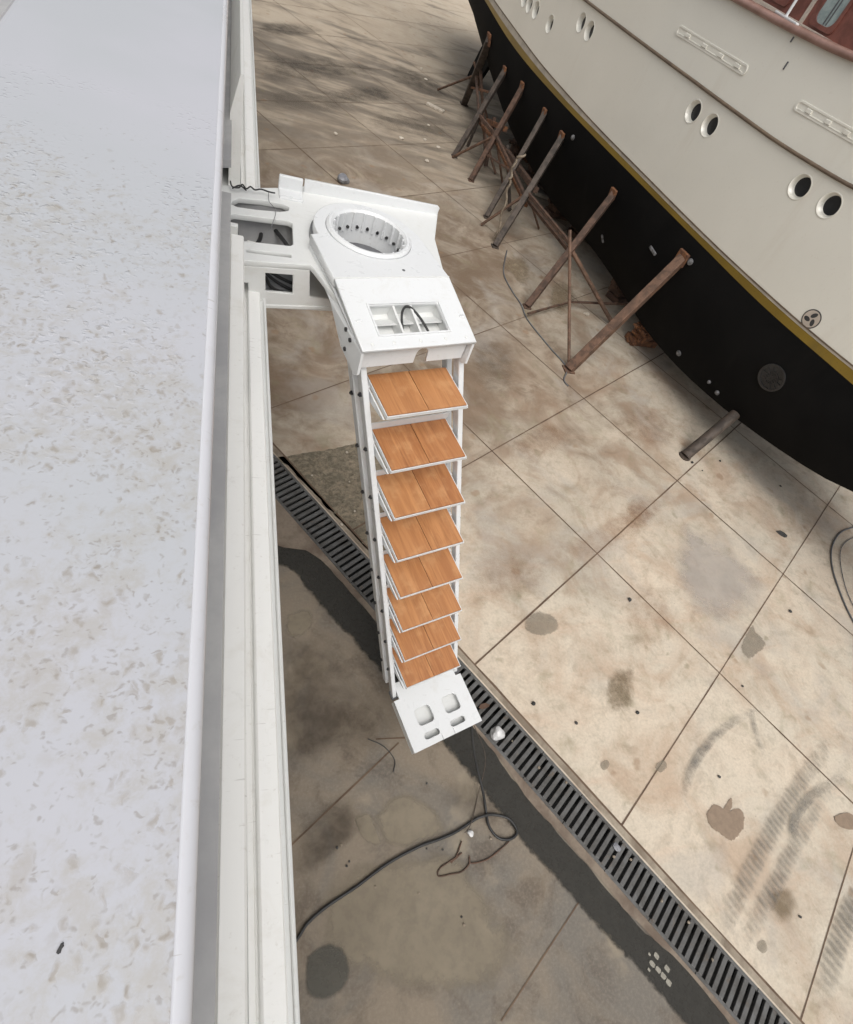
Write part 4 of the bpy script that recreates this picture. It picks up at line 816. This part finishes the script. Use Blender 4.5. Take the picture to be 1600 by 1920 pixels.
# white stanchion stub and coiled line on the rail
cr = [[6.483, 7.996, 4.63], [6.51, 7.769, 4.634], [6.604, 6.987, 4.703]]
bm = bmesh.new(); p0 = V((XH(8.0, 4.5)+0.03, 8.05, lerp_row(8.0)[8]+0.09)); add_beam(bm, p0-V((0, .28, 0)), p0+V((0, .22, 0)), 0.05, 0.025, bev=0.008); add_cyl(bm, p0, p0+V((0, 0, 0.55)), 0.018, 10); link('stanchion', bm, M_white, my)
bm = bmesh.new(); c0 = V((XH(6.6, 4.6)+0.24, 6.35, lerp_row(6.5)[8]-0.02))
for k in range(5):
    add_tube(bm, [c0+V((0.16*math.cos(a*0.349)*(1+0.1*math.sin(k*2+a)), 0.2*math.sin(a*0.349+k)*0.9, 0.05*k+0.10*math.sin(a*0.349*2+k))) for a in range(19)], 0.016, 6)
add_box(bm, c0+V((0.2, 0.0, 0.1)), (1, 0, 0), (0, 1, 0), UPZ, 0.25, 0.7, 0.5, 0.05)
link('rope_coil', bm, M_cream, my)
# long scupper recesses with white blocks
for (pa, pb) in ([[6.17, 9.66, 3.995], [6.424, 8.116, 4.046]], [[6.639, 7.113, 4.056], [6.94, 5.972, 4.108]]):
    a, b = V(pa), V(pb); n_ = HNrm((a.y+b.y)/2, (a.z+b.z)/2); d = (b-a).normalized(); u = n_.cross(d); u = u if u.z > 0 else -u
    L2 = (b-a).length; c = (a+b)/2+n_*0.004
    sc = plate('scupper', rrect(-L2/2-0.03, -0.06, L2/2+0.03, 0.06, 0.05), [rrect(-L2/2, -0.035, L2/2, 0.035, 0.03)], 0.012, M_top, my, frame(c+n_*0.009, d, u, d.cross(u)), 0.003)
    bm = bmesh.new(); add_box(bm, c-n_*0.002, d, u, n_, L2, 0.08, 0.006); link('scupper_back', bm, M_top, sc)
    bm = bmesh.new()
    for k in (0.16, 0.42, 0.66, 0.9): add_box(bm, c+d*(L2*(k-0.5))+n_*0.010, d, u, n_, L2*0.07, 0.045, 0.02, 0.006)
    add_box(bm, c-u*0.030+n_*0.007, d, u, n_, L2*0.95, 0.010, 0.01, 0.003); link('scupper_block', bm, M_top, sc)
for p, h_ in zip([[6.524, 7.595, 4.29], [6.49, 7.73, 4.511]], (0.085, 0.055)):
    n_ = HNrm(p[1], p[2]); bm = bmesh.new(); add_box(bm, V(p)+n_*0.004, (0, 1, 0), n_, UPZ, 0.024, 0.012, h_, 0.004); link('vent', bm, M_dgrey, my)
# thruster tunnel, warning sign, sensor domes and anodes on the bottom
p = [7.337, 4.998, 1.563]; n_ = HNrm(p[1], p[2]); tz = (UPZ-n_*n_.z).normalized(); tx = tz.cross(n_); c = V(p)
bm = bmesh.new()
for r0, r1 in ((0.20, 0.165), (0.10, 0.085)):
    loft(bm, [[c+(tx*math.cos(2*math.pi*k/40)+tz*math.sin(2*math.pi*k/40))*r+n_*d for r, d in ((r0, 0.0), (r0, 0.02), (r1, 0.02), (r1, 0.0))] for k in range(41)], True)
for k in range(6):
    a = math.pi*k/6; e = tx*math.cos(a)+tz*math.sin(a); add_box(bm, c+n_*0.012, e, n_, e.cross(n_), 0.36, 0.012, 0.014)
tg = link('thruster_grille', bm, M_black, my)
bm = bmesh.new(); add_cyl(bm, c-n_*0.02, c+n_*0.004, 0.165, 32); link('tunnel', bm, M_seal, tg)
p = [7.229, 5.146, 2.434]; n_ = HNrm(p[1], p[2]); tz = (UPZ-n_*n_.z).normalized(); tx = tz.cross(n_); c = V(p)
bm = bmesh.new(); add_cyl(bm, c, c+n_*0.004, 0.122, 32); sg = link('thruster_sign', bm, M_seal, my)
bm = bmesh.new(); add_cyl(bm, c, c+n_*0.0055, 0.108, 32); link('sign_face', bm, M_cream, sg)
bm = bmesh.new()
for k in range(3):
    a = R(90+120*k); e = tx*math.cos(a)+tz*math.sin(a); g = e.cross(n_)
    P = [c+n_*0.0068+e*(0.052+0.040*math.cos(t)+0.0)+g*(0.030*math.sin(t)+0.016*math.cos(t)) for t in [2*math.pi*q/18 for q in range(18)]]
    loft(bm, [P, [v-n_*0.003 for v in P]], True, True)
bmesh.ops.recalc_face_normals(bm, faces=bm.faces[:]); link('propeller_mark', bm, M_seal, sg)
for p, r in zip([[6.697, 7.098, 1.94], [7.145, 6.494, 0.733], [7.425, 5.575, 0.741], [6.06, 11.038, 1.94], [7.338, 5.769, 0.779]], (0.05, 0.05, 0.04, 0.045, 0.03)):
    n_ = HNrm(p[1], p[2]); bm = bmesh.new(); c = V(p); add_tube(bm, [c-n_*0.01, c+n_*0.015, c+n_*0.03, c+n_*0.038], [r, r, r*0.75, r*0.3], 14); link('anode', bm, M_zinc, my)
for a, b in ([[6.552, 7.942, 1.668], [6.593, 7.756, 1.636]], [[6.588, 9.367, 1.072], [6.67, 9.323, 0.955]]):
    bm = bmesh.new(); a, b = V(a), V(b); add_beam(bm, a, b, 0.05, 0.05, bev=0.012); link('anode', bm, M_zinc, my)
# skeg and rudder at the far end
bm = bmesh.new()
rp_ = [[7.0, 20.27, 0.873], [7.0, 19.959, 1.222], [7.0, 18.891, 1.027], [7.0, 19.252, 0.654], [7.0, 19.969, -0.21], [7.0, 20.286, -0.635], [7.0, 20.684, -0.687], [7.0, 20.742, 0.036]]
loft(bm, [[V(p)+V((-0.05, 0, 0)) for p in rp_], [V(p)+V((0.05, 0, 0)) for p in rp_]], True, True); bmesh.ops.recalc_face_normals(bm, faces=bm.faces[:]); link('skeg', bm, M_anti, my)

# ------------------------------------------------------------------ props under the motor yacht
def stand(foot, top, w, label, legs=(), ties=(), mat=M_rust, pad=True):
    foot, top = V(foot), V(top); o = thing('boat_stand', foot, label, 'boat stand', 'rusty stands propping the motor yacht')
    bm = bmesh.new(); add_beam(bm, foot+V((0, 0, 0.02)), top, w, w, bev=0.012); link('post', bm, mat, o)
    bm = bmesh.new(); add_box(bm, foot+V((0, 0, 0.012)), (1, 0, 0), (0, 1, 0), UPZ, w*1.25, w*1.25, 0.022, 0.004); link('foot_plate', bm, mat, o)
    if pad:
        n_ = HNrm(top.y, top.z); bm = bmesh.new(); add_box(bm, top+n_*0.03, n_, UPZ.cross(n_).normalized(), n_.cross(UPZ.cross(n_)).normalized(), 0.05, w*1.4, w*1.4, 0.008); link('pad', bm, M_rust3, o)
    for a, b, r in legs:
        bm = bmesh.new(); add_tube(bm, [a, b], r, 8); link('leg', bm, M_rust2, o)
    for a, b, r in ties:
        bm = bmesh.new(); add_beam(bm, a, b, r*2, r*2, bev=0.004); link('tie_bar', bm, M_rust, o)
        if r >= 0.03:
            d_ = V((0.10, 0.03, -0.16)); bm = bmesh.new(); add_beam(bm, V(a)+d_, V(b)+d_, r*2.2, r*1.8, bev=0.004); link('tie_bar', bm, M_rust3 if a[1] > 9.5 else M_rust, o)
    return o
F = [[5.41, 6.609, 0.0], [5.136, 8.269, 0.0], [5.019, 10.223, 0.0], [5.14, 11.4, 0.0], [5.176, 13.032, 0.0], [5.008, 14.135, 0.0], [6.172, 17.974, 0.0]]
T = [[6.664, 7.25, 1.903], [6.306, 9.271, 1.82], [6.035, 11.404, 1.804], [5.939, 12.322, 1.853], [5.837, 13.629, 1.839], [5.786, 14.783, 1.748], [5.717, 16.22, 1.896]]
def mixp(a, b, t): return V(a).lerp(V(b), t)
J = [mixp(F[i], T[i], t) for i, t in enumerate((0.50, 0.52, 0.50, 0.5, 0.5, 0.5, 0.5))]
G = [[5.432, 6.666, 0.0], [7.012, 8.135, 0.0], [5.205, 8.065, 0.0], [6.215, 8.676, 0.0], [5.005, 10.083, 0.0], [6.443, 11.425, 0.0], [5.089, 12.841, 0.0], [6.166, 8.545, 0.0]]
lowt = [[4.973, 7.876, 0.12], [6.107, 8.511, 0.12], [7.467, 8.413, 0.12]]
stand(F[0], T[0], 0.15, 'thick reddish timber coloured prop nearest the ladder, with orange rusty tie', ties=((lowt[1], V(lowt[2])+V((0, 0, .25)), 0.018),), mat=M_rust2)
jt = [[5.138, 8.159, 1.525], [5.275, 8.117, 1.228]]
stand(F[1], T[1], 0.115, 'rusty prop with pink upright rod and two splayed legs, second along the hull', legs=((jt[0], V(F[0])+V((0.02, 0.05, 0.02)), 0.026), (J[1], V(G[1])+V((0, 0, 0.02)), 0.04)), ties=((lowt[0], lowt[1], 0.016), (J[1]+V((0, 0, .05)), J[2], 0.03)))
rope = [[4.97, 10.426, 1.646], [4.852, 10.45, 1.518], [4.87, 10.446, 1.242], [4.898, 10.44, 1.106], [4.976, 10.425, 0.677], [5.049, 10.41, 0.159], [5.081, 10.404, -0.082]]
stand(F[2], T[2], 0.115, 'brown rusty prop with pale rope twisted down its side, third along the hull', legs=((J[2], V(G[4])+V((-.1, 0.9, 0.02)), 0.03), (J[2], V(G[5])+V((0, 0, 0.02)), 0.022)), ties=((J[2]+V((0, 0, -.1)), J[4], 0.03),), mat=M_oldsteel)
stand(F[3], T[3], 0.10, 'dark thin prop standing close behind the rope wrapped prop', mat=M_oldsteel)
stand(F[4], T[4], 0.11, 'rusty prop with crossed legs and tie, third from the stern end', legs=((J[4], V(G[6])+V((-.15, 1.2, 0.02)), 0.03), (J[4], V(F[4])+V((.9, .3, 0.02)), 0.025)), ties=((J[4], J[5], 0.03), (mixp(F[4], T[4], .3), mixp(F[3], T[3], .45), 0.02)))
stand(F[5], T[5], 0.11, 'dark leaning prop at left with blackened foot, second from the stern end', legs=((J[5], V(F[5])+V((1.0, -.4, 0.02)), 0.03),), ties=((J[5], J[6], 0.025),), mat=M_oldsteel)
stand(F[6], T[6], 0.17, 'blackened prop leaning under the stern, farthest from the ladder', legs=((J[6], V(F[6])+V((-.7, .5, 0.02)), 0.03), (J[6]+V((-.15, 0, .25)), J[6]+V((.5, -.5, -.7)), 0.03)), mat=M_oldsteel)
# shored frame of odd bars tangled under the stern
fr_ = thing('shoring_frame', F[5], 'tangle of dark rusty crossed bars between the props under the stern', 'shoring frame')
for i, (a, b, r) in enumerate(((J[5], V(F[6])+V((.4, -.2, .1)), .028), (J[6]+V((0, 0, .3)), V(F[5])+V((.9, .3, .05)), .03), (mixp(F[5], T[5], .75), mixp(F[6], T[6], .3), .025), (V(F[5])+V((.5, .7, .05)), J[5]+V((.2, .3, .4)), .03), (V(F[4])+V((.6, .9, .05)), J[5]+V((.3, -.2, .1)), .035), (J[4]+V((.25, .2, .1)), J[5]+V((.3, .1, -.1)), .05), (V(F[3])+V((.7, .5, .05)), J[4]+V((.3, -.1, -.1)), .03), (J[2]+V((.25, .2, 0)), J[4]+V((.3, 0, -.2)), .05))):
    bm = bmesh.new(); add_beam(bm, a, b, r*2, r*2, bev=0.004); link('bar', bm, (M_oldsteel, M_rust, M_rust3)[i % 3], fr_)
tw = bmesh.new(); P = catmull(rope, 8); add_tube(tw, [p+V((0.02*math.sin(i*0.9), 0.02*math.cos(i*0.9), 0.0)) for i, p in enumerate(P)], 0.022, 6)
tag(link('rope', tw, M_oldrope, None, True), 'pale rope hanging in twists down the third rusty prop', 'rope')
# short steel prop near the bow
pp = [[6.938, 4.817, 0.0], [7.602, 5.169, 0.691]]
o_ = thing('prop_post', pp[0], 'short dark round steel post leaning under the hull beside a slab joint', 'prop post')
a, b = V(pp[0]), V(pp[1]); bm = bmesh.new(); add_tube(bm, [a+V((0, 0, 0.012)), b], 0.085, 20); link('tube', bm, M_oldsteel, o_, False)
bm = bmesh.new(); add_tube(bm, [a+V((0, 0, 0.0)), a+V((0, 0, 0.02))], [0.10, 0.10], 20); link('foot_plate', bm, M_oldsteel, o_)
# keel blocks
KB = [[7.314, 9.175, 0.0], [7.177, 7.721, 0.0], [7.281, 11.56, 0.0], [6.911, 12.302, 0.0], [6.963, 14.136, 0.0], [6.828, 15.23, 0.0]]
KL = ['dark brown square keel block behind the pink rod prop', 'orange rusty ragged keel block beside the thick nearest prop', 'black topped keel block under the joint of the second prop', 'small rusty keel block between second and third props', 'rusty keel block half hidden behind the third prop', 'dim brown keel block under the stern']
for i, p in enumerate(KB):
    o_ = thing('keel_block', (p[0]+0.25, p[1], 0), KL[i], 'keel block', 'keel blocks under the motor yacht')
    zt = 0.37 if i != 1 else 0.40; c = V((p[0]+0.30, p[1]+0.02, 0)); ly_ = 3
    for k in range(ly_):
        bm = bmesh.new(); h_ = zt/ly_; a = 0.25+random.uniform(-.2, .2)
        ax = V((math.cos(a), math.sin(a), 0)); ay = V((-ax.y, ax.x, 0))
        w_ = 0.62 if k % 2 == 0 else 0.5
        add_box(bm, c+V((random.uniform(-.03, .03), random.uniform(-.03, .03), h_*(k+0.5))), ax, ay, UPZ, w_, 0.30+random.uniform(-.05, .03), h_-0.004, 0.012)
        if k == ly_-1 or i == 1:
            for q_ in range(4): add_box(bm, c+ax*(-w_/2+random.uniform(-.03, .05))+ay*random.uniform(-.15, .15)+V((0, 0, h_*(k+random.uniform(.2, .8)))), (ax+UPZ*random.uniform(-.3, .3)).normalized(), ay, (UPZ-ax*random.uniform(-.1, .1)).normalized(), random.uniform(.06, .16), random.uniform(.04, .10), random.uniform(.02, .05), 0.004)
        link('timber', bm, M_rust3 if i in (1,) else M_rust, o_)

scr = [[7.219, 15.023, 0.05], [7.317, 14.344, 0.05], [7.12, 12.986, 0.05], [7.48, 13.406, 0.05], [7.285, 12.36, 0.05], [7.258, 16.04, 0.05], [7.279, 17.126, 0.05], [7.172, 13.584, 0.05]]
for i, p in enumerate(scr):
    rg = random.Random(300+i); bm = bmesh.new(); a = rg.uniform(0, 3.1); d = V((math.cos(a), math.sin(a), rg.uniform(-.08, .12))); L_ = rg.uniform(.12, .38); c = V(p)+V((0, 0, 0.03))
    add_beam(bm, c-d*L_, c+d*L_, rg.uniform(.06, .13), rg.uniform(.04, .1), bev=0.008); bmesh.ops.subdivide_edges(bm, edges=bm.edges[:], cuts=1)
    for v in bm.verts: v.co += V((rg.uniform(-.008, .008), rg.uniform(-.008, .008), rg.uniform(-.006, .006)))
    tag(link('timber_scrap', bm, (M_rust3, M_rust, M_chip, M_oldsteel)[i % 4]), 'loose timber scrap lying under the hull among the rusty stands', 'timber', 'timber scraps under the hull')

# ------------------------------------------------------------------ cables and litter on the ground
def lay(name, P, r, mat, label, cat, n=7, group=None):
    bm = bmesh.new(); add_tube(bm, catmull(P, n), r, 8); return tag(link(name, bm, mat, None, True), label, cat, group)
lay('power_cable', [[1.976, 0.985, 0.62], [2.027, 0.842, 0.45], [2.085, 0.732, 0.3], [2.16, 0.548, 0.15], [2.211, 0.419, 0.02], [2.205, 0.28, 0.02], [2.264, 0.179, 0.02], [2.373, 0.15, 0.02], [2.454, 0.193, 0.02], [2.407, 0.299, 0.02], [2.266, 0.353, 0.02], [2.162, 0.354, 0.035], [2.09, 0.342, 0.02], [1.901, 0.279, 0.02], [1.756, 0.251, 0.02], [1.55, 0.223, 0.02], [1.284, 0.153, 0.02], [1.024, 0.048, 0.02], [0.787, -0.036, 0.02], [0.647, -0.108, 0.02], [0.591, -0.163, 0.02], [0.465, -0.278, 0.02], [0.254, -0.404, 0.02]], 0.0115, M_black, 'black power cable looped on the pavement below the ladder foot', 'cable')
lay('thin_wire', [[2.009, 0.97, 0.6], [2.184, 0.763, 0.3], [2.163, 0.526, 0.03], [2.046, 0.323, 0.03], [1.971, 0.259, 0.03]], 0.0035, M_oldsteel, 'thin grey wire hanging from the ladder foot beside the cable', 'wire')
lay('rusty_wire', [[1.936, 0.204, 0.012], [1.866, 0.108, 0.012], [1.81, 0.073, 0.012], [1.917, 0.123, 0.012], [1.864, 0.101, 0.012], [1.713, 0.052, 0.012], [1.688, 0.002, 0.012], [1.789, -0.004, 0.012], [1.887, -0.003, 0.012], [1.963, 0.036, 0.012], [1.981, 0.089, 0.012], [1.983, 0.04, 0.012], [2.13, 0.042, 0.012], [2.274, 0.095, 0.012], [2.363, 0.136, 0.012]], 0.006, M_rust, 'brown rusty wire bent in loops on the pavement', 'wire')
lay('hose', [[10.934, 3.841, 0.015], [9.951, 3.539, 0.015], [9.402, 3.392, 0.015], [8.951, 3.117, 0.015], [8.651, 2.766, 0.015], [8.462, 2.357, 0.015], [8.344, 1.941, 0.015], [8.303, 1.381, 0.015]], 0.011, M_dgrey, 'dark grey hose curling in from the right edge', 'hose')
lay('hose', [[10.508, 3.55, 0.015], [9.729, 3.324, 0.015], [9.311, 3.188, 0.015], [9.009, 2.971, 0.015], [8.716, 2.555, 0.015], [8.557, 2.166, 0.015], [8.545, 1.754, 0.015]], 0.006, M_zinc, 'thin pale hose inside the darker curl at the right edge', 'hose')
lay('wire', [[5.274, 10.155, 0.012], [5.014, 9.508, 0.012], [4.927, 9.126, 0.012], [4.96, 8.661, 0.012], [5.025, 8.288, 0.012], [5.019, 7.851, 0.012], [5.221, 7.163, 0.012], [5.384, 6.671, 0.012], [5.214, 6.328, 0.012], [5.241, 6.18, 0.012]], 0.012, M_dgrey, 'dark wire lying on the slabs between the first two props', 'wire')
lay('wire', [[1.244, 1.1, 0.012], [1.379, 1.022, 0.012], [1.459, 0.902, 0.012], [1.434, 0.805, 0.012]], 0.004, M_stone, 'short bent wire on the pavement left of the ladder foot', 'wire')
def crumple(name, c, r, mat, label, cat, flatz=0.7, seed=1, sub=3):
    rg = random.Random(seed); bm = bmesh.new(); bmesh.ops.create_icosphere(bm, subdivisions=sub, radius=1.0)
    dirs = [(V((rg.gauss(0, 1), rg.gauss(0, 1), rg.gauss(0, 1))).normalized(), rg.uniform(-.35, .3)) for _ in range(16)]
    for v in bm.verts:
        d = v.co.normalized(); k = 1+sum(a*max(0, d.dot(e))**5 for e, a in dirs)+rg.uniform(-.05, .05)
        v.co = V((d.x*k*r, d.y*k*r, max(-0.75, d.z*k)*r*flatz+r*flatz*0.75))+V(c)
    return tag(link(name, bm, mat), label, cat)
g1 = [[2.487, 1.002, 0.0], [2.034, 11.465, 0.0], [3.394, -0.077, 0.0], [8.014, 3.342, 0.0], [2.025, 0.25, 0.0], [2.423, 1.273, 0.0]]
crumple('plastic_bag', (g1[0][0], g1[0][1], 0.006), 0.062, M_bag, 'white crumpled plastic bag lying on the drainage grate', 'plastic bag', 0.8, 3)
crumple('plastic_bag', (g1[1][0], g1[1][1], 0.0), 0.12, M_bagg, 'grey crumpled plastic bag behind the ladder bracket', 'plastic bag', 0.7, 5)
crumple('wrapper', (g1[2][0], g1[2][1], 0.006), 0.04, M_bagg, 'grey wrapper scrap caught between the grate bars', 'wrapper', 0.35, 6)
crumple('paper_scrap', (g1[4][0], g1[4][1], 0.0), 0.026, M_bag, 'small white paper scrap beside the black cable', 'paper scrap', 0.6, 8, 2)
bm = bmesh.new(); c = V(g1[3])
tri = [(-.075, .055), (-.02, .065), (.055, .01), (.085, -.055), (.03, -.06), (-.04, -.015)]
loft(bm, [[(c.x+a, c.y+b, 0.0) for a, b in tri], [(c.x+a*.8, c.y+b*.8, 0.035) for a, b in tri]], True, True); bmesh.ops.recalc_face_normals(bm, faces=bm.faces[:])
tag(link('stone', bm, M_stone), 'dark triangular stone alone on the pale slab by the black hull', 'stone')
bm = bmesh.new(); c = V(g1[5]); lf = [(-.06, -.01), (-.02, -.03), (.05, -.012), (.07, .01), (.02, .028), (-.03, .02)]
loft(bm, [[(c.x+a, c.y+b, 0.012) for a, b in lf], [(c.x+a*.9, c.y+b*.9, 0.017+0.006*math.sin(i)) for i, (a, b) in enumerate(lf)]], True, True); bmesh.ops.recalc_face_normals(bm, faces=bm.faces[:])
tag(link('dry_leaf', bm, M_leaf), 'brown dry leaf on the grate beside the ladder foot', 'leaf')
bp_ = [[4.859, 17.078, 0.0], [5.301, 16.824, 0.0]]
bm = bmesh.new(); add_beam(bm, V(bp_[0])+V((0, 0, .03)), V(bp_[1])+V((0, 0, .03)), 0.16, 0.05, bev=0.006)
tag(link('board', bm, M_chip), 'pale short board lying on the dark far slabs near the stands', 'board')
chips = [[2.092, 13.619, 0.0], [4.163, 13.446, 0.0], [3.694, 14.345, 0.0], [4.351, 14.642, 0.0], [4.621, 15.61, 0.0], [4.651, 14.414, 0.0], [5.224, 19.875, 0.0], [5.201, 19.037, 0.0], [6.373, 19.724, -0.0], [6.491, 8.375, 0.0]]
for i, p in enumerate(chips): tag(crumple('concrete_chip', (p[0], p[1], 0), random.uniform(.035, .07), M_chip, 'pale concrete chip scattered on the far stained slabs', 'chip', 0.5, 20+i, 2), group='pale chips on the far slabs')
chips = [[1.38, 3.974, 0.0], [1.41, 3.952, 0.0], [1.33, 3.916, 0.0], [1.227, 3.368, 0.0], [1.517, 3.267, 0.0], [1.057, 4.235, 0.0], [1.592, 3.376, 0.0], [1.171, 3.532, 0.0], [0.867, 4.181, 0.0], [0.951, 4.043, 0.0], [1.128, 3.96, 0.0], [1.304, 4.17, 0.0], [1.398, 3.553, 0.0], [1.467, 3.782, 0.0], [1.155, 3.769, 0.0], [1.395, 4.428, 0.0], [0.998, 4.296, 0.0], [1.44, 3.127, 0.0]]
for i, p in enumerate(chips): tag(crumple('concrete_chip', (p[0], p[1], 0.01), random.uniform(.008, .024), M_rubble if i % 3 else M_chip, 'small rubble bit lying on the broken ground beside the grate', 'chip', 0.6, 50+i, 1), group='rubble bits by the grate')
chips = [[3.497, -0.185, 0.0], [3.075, 0.504, 0.0], [3.332, -0.137, 0.0], [2.835, 0.665, 0.0], [3.863, -0.714, 0.0], [3.968, -0.991, 0.0], [2.63, 0.927, 0.0], [3.67, -0.525, 0.0]]
for i, p in enumerate(chips): tag(crumple('pebble', (p[0], p[1], 0.006), random.uniform(.008, .018), M_kerb, 'tiny grit lump resting on the iron grate bars', 'pebble', 0.7, 140+i, 1), group='grit on the grate')
chips = [[1.626, 0.201, 0.0], [1.727, 0.193, 0.0], [1.761, 0.172, 0.0], [2.203, 0.183, 0.0], [0.989, 0.218, 0.0], [1.171, 0.019, 0.0], [0.965, 0.191, 0.0], [1.863, 0.657, 0.0], [1.717, 0.677, 0.0], [1.83, -0.344, -0.0], [1.82, -0.291, 0.0], [1.506, -0.079, -0.0], [0.903, 0.326, -0.0], [0.937, 0.338, 0.0]]
for i, p in enumerate(chips): tag(crumple('pebble', (p[0], p[1], 0.004), random.uniform(.006, .013), M_kerb if i % 2 else M_stone, 'tiny pebble loose on the grimy pavement near the cable', 'pebble', 0.7, 70+i, 1), group='pebbles on the pavement')
chips = [[7.239, 2.084, 0.0], [2.968, 1.247, 0.0], [4.165, 1.039, 0.0], [3.386, 1.016, 0.0], [4.864, 0.321, 0.0], [5.769, 1.187, 0.0], [7.02, 4.689, 0.0], [7.14, 4.532, 0.0], [4.674, 2.344, 0.0], [5.092, -0.907, 0.0], [8.705, 4.304, -0.0], [7.661, 4.771, 0.0]]
for i, p in enumerate(chips): tag(crumple('pebble', (p[0], p[1], 0.004), random.uniform(.012, .026), M_stone, 'tiny dark pebble loose on the pale concrete slabs', 'pebble', 0.6, 90+i, 1), group='pebbles on the slabs')
